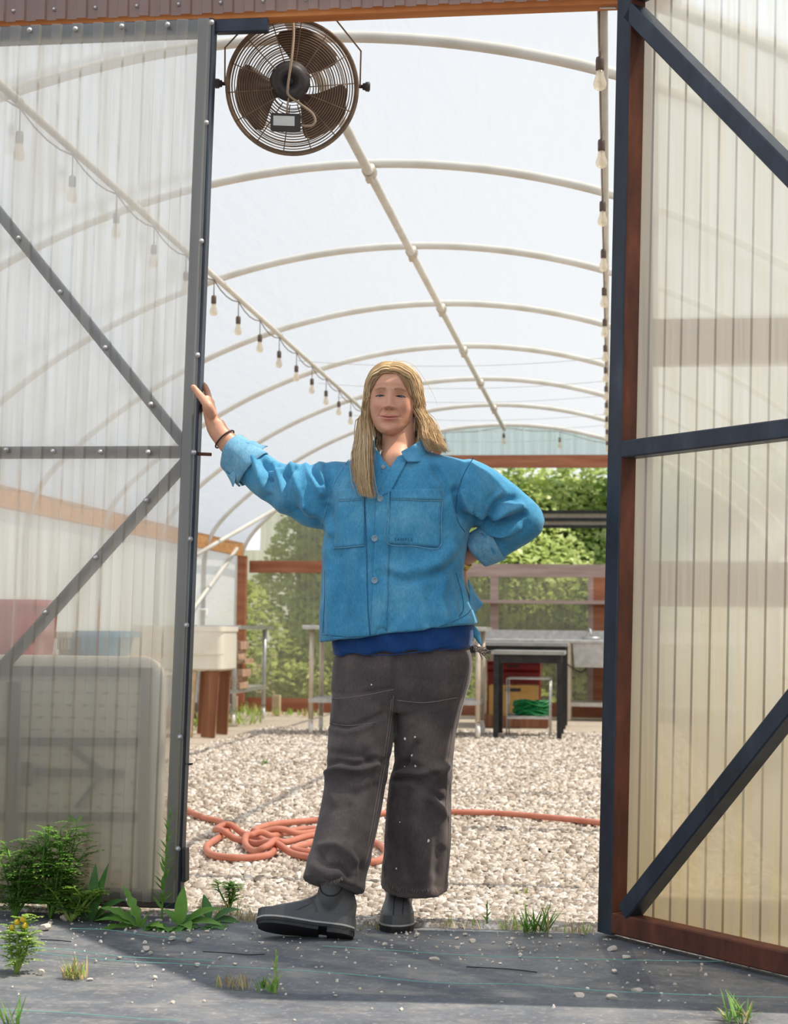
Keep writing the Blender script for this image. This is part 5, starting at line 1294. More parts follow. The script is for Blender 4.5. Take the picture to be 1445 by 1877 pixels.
# ---- hair: under layer on the scalp plus strands from a middle parting
pw_ = (HZ > .088 - 2.2*np.clip(np.abs(HX+.004)-.0, 0, 1)**1.6*3.0) | (HF < .012)
cap = headT(HX*1.05, np.where(HF2 > 0, HF*1.03, HF*1.06), HZ + .003*(HZ > .05)); capf = []
for i in range(60, nzz-1):
    for j in range(nt_):
        j2 = (j+1) % nt_
        if pw_[i, j] and pw_[i, j2] and pw_[i+1, j] and pw_[i+1, j2]: capf.append((i*nt_+j, i*nt_+j2, (i+1)*nt_+j2, (i+1)*nt_+j))
capf.append(tuple(range((nzz-1)*nt_, nzz*nt_)))
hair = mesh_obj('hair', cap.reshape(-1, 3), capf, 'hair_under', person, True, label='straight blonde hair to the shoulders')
rh = np.random.default_rng(4)
def strands(gA, gB, n, r0=.0017, jit=.004, wave=.006, nm='hair_strands', clump=.0, trim=.25):
    A1 = spline([PP(*g) for g in gA], 26); B1 = spline([PP(*g) for g in gB], 26); m = MB()
    for k in range(n):
        u = rh.uniform(0, 1); L = int(26*(1-trim*rh.uniform(0, 1)**2)); t = np.linspace(0, 1, 26)[:, None]
        c = A1*(1-u) + B1*u; o_ = rh.normal(0, jit, 3)*np.array([1, 1, .5]); ph = rh.uniform(0, 6.28, 3); fr_ = rh.uniform(1.5, 4)
        c = c + o_*(.25+t) + wave*t*np.sin(ph + t*fr_*6.28)*np.array([1, .6, .2])
        c = c[:max(L, 8)]; rr = r0*rh.uniform(.6, 1.3); k_ = len(c); rad = rr*np.clip(np.minimum(1, (k_-np.arange(k_))/6.0), .15, 1); m.tube(c, rad, 4, caps=False)
    return m.build(nm, 'hair', hair, True)
def ringx(zv, fv):
    w_, F_, B_ = np.interp(zv, zz_, wz), np.interp(zv, zz_, fz_), np.interp(zv, zz_, bz2)
    q = fv/(F_ if fv > 0 else B_) if (F_ > 1e-4 and B_ > 1e-4) else 2
    if abs(q) >= 1: return None
    c = abs(q)**(1/pw); return w_*math.sqrt(max(1-c*c, 0))**pw
def comb(side, n, gA, gB, r0=.0013, jit=.0035, wave=.006, u0=0.0, u1=1.0, zb=-.02, part=-.006, lift=(.0, 1.0), trim=.30, mat='hair', vol=.30):
    A1 = np.array([PP(*g) for g in gA]); B1 = np.array([PP(*g) for g in gB]); m = MB()
    cache = {}
    for k in range(n):
        q = rh.integers(0, 40); u = u0 + (u1-u0)*(q + .5)/40
        if q not in cache:
            f0 = .0775 - .140*u; f1 = .026 - .085*u; zs = np.linspace(.1113, zb, 260); cur = []
            for zv in zs:
                xx = ringx(zv, f0)
                if xx is not None: cur.append((xx, zv))
            cur = np.array([(0.0, cur[0][1])] + cur); dl = np.r_[0, np.cumsum(np.linalg.norm(np.diff(cur, axis=0), axis=1))]; tt_ = np.linspace(0, 1, 15)*dl[-1]
            X_, Z_ = np.interp(tt_, dl, cur[:, 0]), np.interp(tt_, dl, cur[:, 1]); F_ = []
            for t, zv in zip(np.linspace(0, 1, 15), Z_): F_.append(f0 + (f1-f0)*t**1.5)
            for i_, (zv, fv) in enumerate(zip(Z_, F_)):
                xr = ringx(zv, fv)
                if xr is not None and i_ > 4: X_[i_] = xr
            cache[q] = (X_, np.array(F_), Z_)
        X_, F_, Z_ = cache[q]; t = np.linspace(0, 1, 15); lf = rh.uniform(*lift); g = lf*vol*(.35+.65*u)
        Xs = side*X_*(1.03 + g*t) + part*(1-t)**2; Fs = F_*(1.03 + .1*lf); Zs = Z_ + .003 + .010*lf*np.sin(np.clip(t*1.1+.25, 0, 1)*math.pi)
        pts = headT(Xs, Fs, Zs)
        low = A1*(1-u) + B1*u
        P = spline(np.concatenate([pts, low]), 34); t = np.linspace(0, 1, 34)[:, None]
        o_ = rh.normal(0, jit, 3)*np.array([1, 1, .4]); ph = rh.uniform(0, 6.28, 3); fr_ = rh.uniform(1.5, 3.5); tw = np.clip((t-.3)/.7, 0, 1)
        P = P + rh.normal(0, .0012, 3) + o_*tw*1.7 + wave*tw*np.sin(ph + t*fr_*6.28)*np.array([1, .5, .15])
        L = max(int(34*(1-trim*rh.uniform(0, 1)**2)), 18); P = P[:L]; rad = r0*rh.uniform(.6, 1.3)*np.clip((L-np.arange(L))/6.0, .15, 1); m.tube(P, rad, 3, caps=False)
    return m.build('hair_strands', mat, hair, True)
RA = [(775, 775, -.025), (778, 797, -.045), (785, 817, -.085), (795, 836, -.110)]; RB = [(793, 775, .03), (803, 800, .01), (815, 822, -.05), (826, 838, -.075)]
LA = [(674, 772, -.015), (677, 802, -.055), (678, 845, -.128), (680, 893, -.170), (691, 936, -.180)]; LB = [(662, 772, .03), (660, 804, -.01), (651, 840, -.11), (656, 888, -.160), (676, 926, -.174)]
comb(1, 1250, RA, RB); comb(-1, 1250, LA, LB, wave=.008)
comb(1, 150, RA, RB, u0=0, u1=.14, r0=.0014, vol=.1); comb(-1, 150, LA, LB, u0=0, u1=.14, r0=.0014, vol=.1)
strands([(776, 782, .02), (768, 802, .01), (760, 820, -.005)], [(790, 775, .03), (786, 803, .02), (778, 828, -.01)], 80, wave=.003)
strands([(678, 765, .05), (686, 800, .055), (692, 832, .045)], [(768, 765, .06), (772, 800, .06), (776, 832, .05)], 150, .0022, .004, .003)
strands([(684, 770, .02), (690, 800, .025), (694, 824, .02)], [(700, 770, .04), (702, 800, .045), (704, 830, .04)], 60, .002, .003, .003)
# fly-away hairs
strands([(716, 672, -.05), (700, 668, -.03), (680, 690, -.02), (668, 735, .0)], [(724, 661, .0), (745, 664, .0), (775, 695, .0), (795, 760, .0)], 26, .0006, .008, .006)

# ---- jacket
jm = MB()
trunk(jm, [(826, 694, 776, .050, .075, .0, 0), (836, 668, 815, .072, .092, .0, 0), (848, 640, 858, .098, .105, 0, 0), (870, 622, 869, .120, .115, 0, 0), (910, 608, 867, .140, .120, 0, 0), (970, 596, 862, .148, .122, 0, 0), (1040, 592, 850, .142, .120, .0, 0), (1100, 589, 862, .146, .130, .0, -14), (1140, 588, 872, .148, .135, .0, -26), (1161, 587, 876, .148, .135, .0, -34)], 64, 2.6)
limb(jm, [(672, 893, .0, .075, .085), (630, 903, .0, .098, .095), (592, 909, -.01, .106, .095), (548, 901, -.01, .086, .080), (507, 886, .0, .066, .064), (468, 860, .01, .058, .056), (437, 836, .02, .052, .050)], 32)
limb(jm, [(820, 905, .0, .085, .085), (856, 905, .0, .104, .095), (892, 918, .012, .092, .085), (932, 938, .026, .078, .072), (962, 952, .036, .058, .060), (955, 962, .04, .058, .056), (915, 988, .046, .058, .050), (884, 1003, .05, .050, .046)], 32)
jv, jf, jn = remeshed(np.concatenate(jm.v), jm.f, .0048, 10, .5)
jp = pxarr(jv)
def jfold(i):
    p = jv[i]; X, Y_ = jp[i]; d = 0.0
    d += .0035*(ridged(p, 9, 9, 5, 3.1)-.5) + .0016*(ridged(p, 26, 26, 14, 8.0)-.5)
    # raised sleeve: folds that hang from the shoulder line and bunch at the elbow
    a = math.exp(-((X-525)/75)**2); u = (X-400) + .32*(Y_-880); d += a*(.012*(ridged(p, 17, 5, 4.5, 1.0)-.62) + .0055*math.sin(u/10.5+.03*(Y_-860)))
    # drag lines from the armpits
    b = math.exp(-((X-600)/38)**2-((Y_-930)/60)**2); d += b*.010*math.sin((X*.9+Y_*.30)/11.0)
    # bent sleeve: folds radiate from the inner elbow
    r = math.hypot(X-884, (Y_-972)); th = math.atan2(Y_-972, X-884); c = math.exp(-((r-38)/38)**2)*(X > 868); d += c*.013*math.sin(th*7+.6)
    d -= .020*math.exp(-((Y_-(968-.10*(X-880)))/5.5)**2)*(X > 866)*math.exp(-((X-885)/42)**2)
    # right front: soft diagonal drags towards the hip hand, and vertical drapes
    e = math.exp(-((Y_-1030)/75)**2)*(X < 868)*(X > 690); d += e*.0055*math.sin((X*.55+Y_)/21.0)
    g = math.exp(-((Y_-1110)/70)**2)*(X < 880); d += g*.0045*math.sin(X/17.0+.8*math.sin(Y_/60))
    return d
JL = [([(485, 842), (489, 859), (494, 877)], 6, -.016), ([(496, 850), (505, 856), (510, 848)], 6, -.016), ([(489, 880), (490, 910)], 5, -.009), ([(525, 872), (527, 900), (529, 930)], 6, -.012), ([(568, 849), (573, 864), (588, 888)], 6, -.014), ([(596, 852), (600, 885), (602, 912)], 7, -.010), ([(540, 862), (534, 872)], 5, -.010),
      ([(463, 839), (473, 864), (489, 902)], 7, .010), ([(507, 862), (518, 890), (527, 930)], 6, .012), ([(535, 858), (548, 900), (560, 925)], 7, .010), ([(563, 852), (576, 880), (590, 905)], 6, .010), ([(586, 844), (592, 875), (594, 905)], 6, .010), ([(545, 856), (530, 856), (517, 862)], 5, .010), ([(560, 930), (590, 950), (605, 975)], 9, .008), ([(540, 940), (580, 958), (600, 985)], 7, -.007),
      ([(837, 899), (846, 937), (866, 953), (882, 961)], 7, -.017), ([(845, 905), (858, 930), (872, 945)], 6, .010), ([(875, 962), (897, 959), (938, 953), (960, 942)], 6, -.018), ([(897, 950), (911, 922), (942, 914)], 8, -.013), ([(890, 948), (900, 925), (916, 906)], 7, .012), ([(905, 952), (930, 938), (955, 930)], 7, .010), ([(880, 975), (905, 980), (950, 965)], 8, .011), ([(860, 850), (880, 880), (900, 900)], 9, .006),
      ([(881, 962), (850, 1000), (818, 1045)], 9, -.011), ([(860, 985), (830, 1020), (780, 1050)], 10, .008), ([(700, 1035), (740, 1048), (790, 1030), (830, 1005)], 11, .008), ([(705, 1050), (745, 1066), (800, 1050)], 9, -.006), ([(838, 1050), (850, 1090), (852, 1125)], 8, -.010), ([(815, 1060), (812, 1100), (820, 1135)], 9, .008), ([(790, 1080), (786, 1120), (792, 1150)], 10, -.006), ([(600, 1010), (606, 1080), (604, 1160)], 8, .008), ([(622, 1020), (626, 1090), (622, 1165)], 9, -.006), ([(650, 1010), (652, 1080), (656, 1160)], 9, .005), ([(602, 930), (612, 980), (606, 1030)], 8, -.009),
      ([(800, 860), (812, 880), (822, 905)], 8, -.009), ([(780, 850), (790, 880), (800, 890)], 9, .007), ([(742, 850), (765, 880), (770, 893)], 9, -.004), ([(650, 850), (640, 880), (628, 900)], 9, .006)]
dd = np.array([jfold(i) for i in range(len(jv))])*.55 + foldlines(jp, JL)*.85; fc_j = np.clip(.35 - .9*(jn@_f), .25, 1); jv = jv + jn*(dd*fc_j*1.55)[:, None]
jp = pxarr(jv)
def inpoly(P, poly):
    r = np.zeros(len(P), bool); n = len(poly); x, y = P[:, 0], P[:, 1]
    for i in range(n):
        (x1, y1), (x2, y2) = poly[i], poly[(i+1) % n]
        c = ((y1 > y) != (y2 > y)) & (x < (x2-x1)*(y-y1)/((y2-y1) if y2 != y1 else 1e-9)+x1); r ^= c
    return r
BV = BVHTree.FromPolygons([Vector(p) for p in jv], jf)
NECK = [(688, 790), (694, 826), (703, 843), (716, 858), (723, 846), (730, 836), (742, 832), (764, 806), (780, 790)]
cut = inpoly(jp, NECK)
jf = [q for q in jf if not all(cut[i] for i in q)]
kept = set(i for q in jf for i in q if cut[i])
for i in kept:
    p = jp[i]; best = None
    for a, b in zip(NECK, NECK[1:]):
        a, b = V(a), V(b); t = np.clip(np.dot(p-a, b-a)/np.dot(b-a, b-a), 0, 1); c = a+(b-a)*t; d = np.linalg.norm(p-c)
        if best is None or d < best[0]: best = (d, c)
    d0 = np.dot(jv[i]-CAM, _f); jv[i] = CAM + ray(*best[1])*d0
jacket = mesh_obj('jacket', jv, jf, 'denim', person, True, label='blue denim work jacket with rolled cuffs')
def onto(bvh, px, py, off, dflt=-.14):
    d = ray(px, py); dn = Vector(d).normalized(); h_ = bvh.ray_cast(Vector(CAM), dn)
    if h_[0] is None: return PP(px, py, dflt)
    return V(h_[0]) - V(dn)*off
def patch(bvh, quad, nx, ny, off, thick, name, mat, parent, edge=.0, border=True):
    # quad: four photo corners tl, tr, br, bl; drapes a panel of cloth over the garment
    q = [V(c) for c in quad]; G_ = np.zeros((ny, nx, 3)); Gb = np.zeros((ny, nx, 3))
    for i in range(ny):
        for j in range(nx):
            u, w = j/(nx-1), i/(ny-1); c = (q[0]*(1-u)+q[1]*u)*(1-w) + (q[3]*(1-u)+q[2]*u)*w
            G_[i, j] = onto(bvh, c[0], c[1], off)
    # smooth drape
    for _ in range(2): G_[1:-1, 1:-1] = .5*G_[1:-1, 1:-1] + .125*(G_[:-2, 1:-1]+G_[2:, 1:-1]+G_[1:-1, :-2]+G_[1:-1, 2:])
    vd = G_.mean((0, 1)) - CAM; vd /= np.linalg.norm(vd); Gb = G_ + vd*thick
    m = MB(); m.grid(G_); b = ny*nx; m.grid(Gb, True)
    rim = [j for j in range(nx)] + [i*nx+nx-1 for i in range(1, ny)] + [(ny-1)*nx+j for j in range(nx-2, -1, -1)] + [i*nx for i in range(ny-2, 0, -1)]
    for a, c in zip(rim, rim[1:]+rim[:1]): m.f.append((a, a+b, c+b, c))
    return m.build(name, mat, parent, True)
def seam(bvh, pts, name, mat, parent, r=.0011, off=.0008, n=30):
    P = spline([(a, b, 0) for a, b in pts], n); MB().tube([onto(bvh, a, b, off) for a, b, _ in P], r, 5).build(name, mat, parent, True)
pk = patch(BV, [(718, 897), (812, 895), (806, 1003), (710, 996)], 16, 18, .0045, .005, 'chest_pocket', 'denim', jacket)
patch(BV, [(717, 897), (813, 895), (811, 917), (716, 915)], 14, 5, .0072, .004, 'pocket_band', 'denim', jacket)
patch(BV, [(622, 896), (668, 894), (668, 1000), (611, 1006)], 10, 18, .0045, .005, 'chest_pocket', 'denim', jacket)
patch(BV, [(622, 896), (668, 894), (668, 916), (621, 918)], 8, 5, .0072, .004, 'pocket_band', 'denim', jacket)
patch(BV, [(690, 905), (716, 890), (709, 1163), (680, 1165)], 7, 40, .005, .006, 'placket', 'denim', jacket)
patch(BV, [(722, 846), (746, 846), (716, 902), (689, 916)], 8, 12, .006, .005, 'placket', 'denim', jacket)
for p in ([(713, 897), (709, 950), (709, 995), (760, 1001), (806, 1003), (809, 950), (813, 897)], [(716, 915), (760, 917), (811, 918)], [(621, 918), (645, 917), (668, 916)], [(611, 1005), (640, 1003), (668, 1000)]): seam(BV, p, 'stitching', 'denim_seam', jacket, .0012, .0062)
seam(BV, [(868, 839), (850, 870), (838, 910), (838, 950), (852, 975)], 'armhole_seam', 'denim_dark', jacket, .0013)
seam(BV, [(640, 842), (615, 880), (600, 925), (589, 968)], 'armhole_seam', 'denim_seam', jacket, .0013)
seam(BV, [(668, 905), (672, 1000), (674, 1100), (678, 1164)], 'front_edge', 'denim_dark', jacket, .0016)
seam(BV, [(708, 1010), (707, 1090), (709, 1160)], 'stitching', 'denim_seam', jacket)
seam(BV, [(590, 1163), (640, 1167), (680, 1165), (740, 1159), (800, 1150), (850, 1130), (868, 1112)], 'hem_stitching', 'denim_dark', jacket, .0013)
seam(BV, [(596, 1045), (595, 1100), (592, 1160)], 'side_seam', 'denim_dark', jacket, .0013)
seam(BV, [(836, 1050), (846, 1085), (850, 1115), (842, 1130)], 'hip_pocket_seam', 'denim_dark', jacket, .0014)
bt = None
for (a, b) in ((697, 914), (687, 987), (687, 1064)):
    c = onto(BV, a, b, .0075); nrm_ = CAM-c; nrm_ /= np.linalg.norm(nrm_)
    m = MB().lathe([(.0092, -.002), (.0098, 0), (.0092, .0022), (.0072, .0024), (.0066, .0014), (.0005, .0014)], c, nrm_, 20).build('button', 'button', jacket, True)
    ex_ = np.cross(nrm_, V((0, 0, 1))); ex_ /= np.linalg.norm(ex_); ez_ = np.cross(ex_, nrm_)
# collar, standing open
def sheet3(rows, name, mat, parent, thick=.003):
    G_ = np.array([[PP(*p) for p in r] for r in rows]); G2 = []
    for r in G_: G2.append(spline(r, 15))
    G2 = np.array(G2).transpose(1, 0, 2); G3 = np.array([spline(r, 12) for r in G2]); o = MB().grid(G3).build(name, mat, parent, True)
    s = o.modifiers.new('thick', 'SOLIDIFY'); s.thickness = thick; s.offset = 0; return o
sheet3([[(776, 792, .02), (770, 806, -.03), (758, 816, -.065), (736, 828, -.098)], [(786, 806, .02), (783, 820, -.04), (768, 832, -.085), (742, 840, -.115)], [(790, 826, .01), (788, 838, -.06), (772, 846, -.105), (748, 846, -.125)]], 'collar', 'denim', jacket)
sheet3([[(690, 800, .02), (687, 808, -.01), (689, 822, -.045), (702, 845, -.085)], [(684, 812, .01), (684, 822, -.03), (690, 838, -.07), (706, 856, -.108)], [(680, 828, .0), (680, 840, -.05), (690, 856, -.09), (700, 866, -.118)]], 'collar', 'denim', jacket)
sheet3([[(690, 800, .02), (700, 796, .055), (735, 792, .07), (765, 790, .055), (776, 792, .02)], [(683, 818, .02), (695, 816, .075), (735, 814, .09), (775, 812, .075), (788, 812, .02)]], 'collar_back', 'denim', jacket)
cb_ = onto(BV, 703, 856, .004); MB().lathe([(.007, -.002), (.0075, 0), (.007, .002), (.001, .0012)], cb_, CAM-cb_, 16).build('button', 'button', jacket, True)
# turned-back cuffs
def cuff(P0, P1, r0, r1, name, gap=None, flare=.0):
    p0, p1 = PP(*P0), PP(*P1); ax = p1-p0; ln = np.linalg.norm(ax); ax /= ln; a = np.cross(ax, V((0, 1, 0))); a /= np.linalg.norm(a); b = np.cross(ax, a); g = []
    for t in np.linspace(0, 1, 7):
        row = []
        for k in range(41):
            th = 2*math.pi*k/40*.97; rr = (r0*(1-t)+r1*t)*(1+.05*math.sin(3*th+t*2)+.03*math.sin(5*th)); row.append(p0 + ax*ln*t*(1+.18*math.sin(th-.6)*(t)) + (a*math.cos(th)+b*math.sin(th))*rr)
        g.append(row)
    o = MB().grid(np.array(g)).build(name, 'denim_seam', jacket, True); s = o.modifiers.new('thick', 'SOLIDIFY'); s.thickness = .004; s.offset = 0
cuff((466, 862, .012), (428, 828, .019), .064, .056, 'cuff')
cuff((912, 990, .046), (874, 1008, .052), .060, .054, 'cuff')
sheet3([[(430, 862, -.03), (420, 870, -.03), (412, 862, -.01)], [(432, 876, -.03), (427, 884, -.03), (420, 876, -.01)], [(430, 884, -.03), (427.5, 892, -.026), (425, 886, -.018)]], 'cuff_corner', 'denim_seam', jacket)
sheet3([[(452, 812, -.02), (466, 822, -.02), (478, 826, -.01)], [(462, 808, .0), (476, 816, .0), (486, 820, .005)], [(470, 812, .02), (482, 817, .02), (491, 818, .02)]], 'cuff_corner', 'denim_seam', jacket)
# back hem kicked out at the hip
sheet3([[(858, 1062, .02), (868, 1080, .05), (876, 1096, .07)], [(862, 1092, -.02), (874, 1100, .02), (885, 1107, .05)], [(862, 1128, -.04), (870, 1124, .0), (880, 1114, .04)]], 'back_hem', 'denim', jacket)
# printed name on the pocket
cu = bpy.data.curves.new('t', 'FONT'); cu.body = 'SAMPLE'; cu.size = .0125; cu.space_character = 1.35; cu.extrude = .0003
to = bpy.data.objects.new('t', cu); COL.objects.link(to); dg = bpy.context.evaluated_depsgraph_get(); tm = bpy.data.meshes.new_from_object(to.evaluated_get(dg)); bpy.data.objects.remove(to)
tv = np.empty(len(tm.vertices)*3); tm.vertices.foreach_get('co', tv); tv = tv.reshape(-1, 3); tf = [tuple(p.vertices) for p in tm.polygons]
tv2 = np.array([onto(BV, 723 + a/MPP, 991 - b/MPP + .03*a/MPP, .0056 + .0002 + c) for a, b, c in tv]); mesh_obj('printed_letters', tv2, tf, 'denim_dark', jacket)
# ---- navy shirt below the jacket
sm_ = MB(); trunk(sm_, [(1130, 616, 862, .125, .115, 0, -10), (1165, 613, 867, .130, .118, 0, -14), (1186, 612, 868, .131, .12, 0, -14), (1195, 613, 868, .131, .12, 0, -14)], 56, 2.5)
sv_, sf_, sn_ = remeshed(np.concatenate(sm_.v), sm_.f, .006, 4); sv_ = sv_ + sn_*np.array([.004*math.sin(p[0]*70+2*math.sin(p[2]*30)) for p in sv_])[:, None]
shirt = mesh_obj('shirt', sv_, sf_, 'navy', person, True, label='navy blue shirt tail')
SB = BVHTree.FromPolygons([Vector(p) for p in sv_], sf_)
seam(SB, [(616, 1193), (660, 1199), (710, 1201), (760, 1196), (820, 1190), (862, 1182)], 'shirt_hem', 'navy', shirt, .0014)
sheet3([[(862, 1140, .02), (872, 1150, .03), (880, 1160, .05)], [(866, 1160, .02), (876, 1172, .03), (883, 1180, .05)], [(872, 1170, .03), (879, 1180, .04), (882, 1184, .05)]], 'shirt_side_tail', 'denim', shirt)

# ---- trousers
tm_ = MB()
trunk(tm_, [(1165, 622, 854, .108, .108, 0, -8), (1192, 618, 860, .113, .113, 0, -6), (1212, 612, 866, .121, .121, 0, -6), (1240, 610, 864, .12, .125, 0, 0), (1270, 609, 856, .115, .12, 0, 0), (1305, 622, 838, .09, .10, 0, 0)], 56, 2.6)
limb(tm_, [(668, 1225, 0, 57*MPP, .105), (667, 1290, -.02, 60*MPP, .098), (663, 1340, -.05, 61*MPP, .090), (656, 1400, -.085, 58*MPP, .084), (652, 1432, -.10, 55*MPP, .080), (644, 1480, -.125, 55*MPP, .080), (631, 1540, -.165, 54*MPP, .082), (619, 1590, -.20, 55*MPP, .086), (611, 1624, -.22, 57*MPP, .090)], 40)
limb(tm_, [(797, 1225, 0, 69*MPP, .108), (787, 1290, .005, 63*MPP, .10), (780, 1340, .01, 57*MPP, .092), (776, 1400, .015, 55*MPP, .085), (770, 1450, .02, 59*MPP, .084), (766, 1540, .03, 62*MPP, .088), (761, 1600, .045, 62*MPP, .092), (760, 1626, .055, 64*MPP, .095)], 40)
tv_, tf_, tn_ = remeshed(np.concatenate(tm_.v), tm_.f, .0052, 9, .5); tp = pxarr(tv_)
TL = [([(596, 1406), (618, 1396), (649, 1402), (684, 1394)], 6, -.018), ([(600, 1416), (622, 1408), (660, 1412), (690, 1402)], 7, .013), ([(604, 1328), (637, 1333), (668, 1323), (700, 1309)], 5, -.010), ([(606, 1338), (640, 1342), (680, 1330)], 6, .007), ([(606, 1270), (650, 1272), (715, 1262)], 4, -.004),
      ([(600, 1430), (606, 1450), (616, 1470)], 8, .010), ([(625, 1440), (650, 1455), (690, 1440)], 9, -.008), ([(584, 1560), (598, 1585), (624, 1588), (642, 1606)], 6, -.018), ([(588, 1552), (620, 1552), (650, 1580)], 8, .013), ([(648, 1560), (662, 1590), (666, 1615)], 7, -.013), ([(634, 1545), (652, 1570), (660, 1600)], 7, .010), ([(575, 1590), (600, 1604), (620, 1604)], 7, .008), ([(672, 1380), (690, 1430), (684, 1480)], 8, -.006), ([(640, 1480), (646, 1520), (640, 1550)], 8, -.006),
      ([(723, 1411), (740, 1398), (764, 1364)], 6, -.014), ([(727, 1428), (755, 1427), (780, 1448), (810, 1466)], 7, -.016), ([(728, 1418), (760, 1418), (790, 1412), (820, 1404)], 7, .015), ([(760, 1436), (790, 1458), (815, 1490)], 9, .010), ([(724, 1440), (716, 1480), (712, 1530)], 8, .008), ([(745, 1450), (740, 1520), (745, 1600)], 10, -.006), ([(790, 1480), (800, 1540), (798, 1600)], 10, -.007), ([(770, 1470), (772, 1540), (768, 1610)], 10, .006), ([(812, 1560), (806, 1600), (800, 1625)], 7, -.008)]
def tfold(i):
    p = tv_[i]; X, Y_ = tp[i]; d = .0030*(ridged(p, 8, 8, 8, 2.2)-.5) + .0014*(ridged(p, 24, 24, 18, 5.0)-.5)
    L = X < (728 if Y_ < 1350 else 706)
    if L:
        k = math.exp(-((Y_-1405)/34)**2); d += k*.010*math.sin((Y_+.28*(X-650))/8.5) 
        d -= .016*math.exp(-((Y_-(1384+.16*(X-650)+.0012*(X-650)**2))/6.0)**2)
        h_ = math.exp(-((Y_-1580)/34)**2); d += h_*.011*math.sin((Y_*.9-.55*(X-620))/9.5)
    else:
        k = math.exp(-((Y_-1425)/30)**2); d += k*.009*math.sin((Y_-.5*(X-770))/10.0)
        d -= .017*math.exp(-((Y_-(1408+.30*(X-770)))/7.0)**2)*(X < 800)
        h_ = math.exp(-((Y_-1560)/50)**2); d += h_*.005*math.sin(X/13.0)
    d -= .010*math.exp(-((X-725)/5.5)**2)*(Y_ < 1345)
    return d
tv_ = tv_ + tn_*((np.array([tfold(i) for i in range(len(tv_))])*.4 + foldlines(tp, TL)*.62)*np.clip(.2 - 1.1*(tn_@_f), .15, 1)*1.9)[:, None]
trousers = mesh_obj('trousers', tv_, tf_, 'canvas_brown', person, True, label='faded brown canvas trousers with frayed hems')
TB = BVHTree.FromPolygons([Vector(p) for p in tv_], tf_)
for pts in ([(722, 1275), (716, 1330), (706, 1400), (694, 1470), (680, 1545), (668, 1592)], [(718, 1282), (711, 1340), (700, 1410), (688, 1480), (674, 1555)], [(866, 1225), (852, 1275), (838, 1330), (829, 1400), (824, 1480), (822, 1560), (818, 1620)], [(858, 1225), (846, 1275), (832, 1330), (822, 1400), (818, 1480)], [(608, 1282), (660, 1276), (722, 1264)], [(729, 1284), (780, 1288), (838, 1279)], [(604, 1326), (640, 1330), (690, 1324)]): seam(TB, pts, 'trouser_seam', 'canvas_seam', trousers, .0012)
for (a, b, r_) in ((743, 1354, .0042), (761, 1351, .003), (756, 1385, .0042), (762, 1404, .0035), (742, 1405, .002), (733, 1507, .002), (785, 1541, .005), (727, 1592, .003), (681, 1255, .0025)):
    c = onto(TB, a, b, .0006); nn_ = CAM-c; MB().lathe([(r_, 0), (r_*.8, .0006), (r_*.3, .0008)], c, nn_, 9).build('paint_spot', 'label_white', trousers)
# raw hems with loose threads
for pts, nm in (([(561, 1622), (590, 1619), (615, 1616), (628, 1610)], 'frayed_hem'), ([(702, 1616), (730, 1628), (775, 1632), (818, 1628)], 'frayed_hem')):
    m = MB(); P = spline([(a, b, 0) for a, b in pts], 60)
    for a, b, _ in P:
        p = onto(TB, a, b-3, .002); m.tube([p, p + V((rh.normal(0, .003), -.002, -.006 - abs(rh.normal(0, .004))))], .0006, 3)
    m.build(nm, 'canvas_seam', trousers)['kind'] = 'stuff'
kn = onto(TB, 872, 1188, .0, .02); m = MB()
for k in range(14): m.tube(spline([kn + V(rh.normal(0, .006, 3)), kn + V((.01+rh.uniform(0, .012), 0, -.006)) + V(rh.normal(0, .005, 3)), kn + V((.02 + rh.uniform(-.005, .03), 0, -.012 + rh.normal(0, .01)))], 6), .0014, 4)
m.build('rag_knot', 'canvas_seam', trousers)['kind'] = 'stuff'

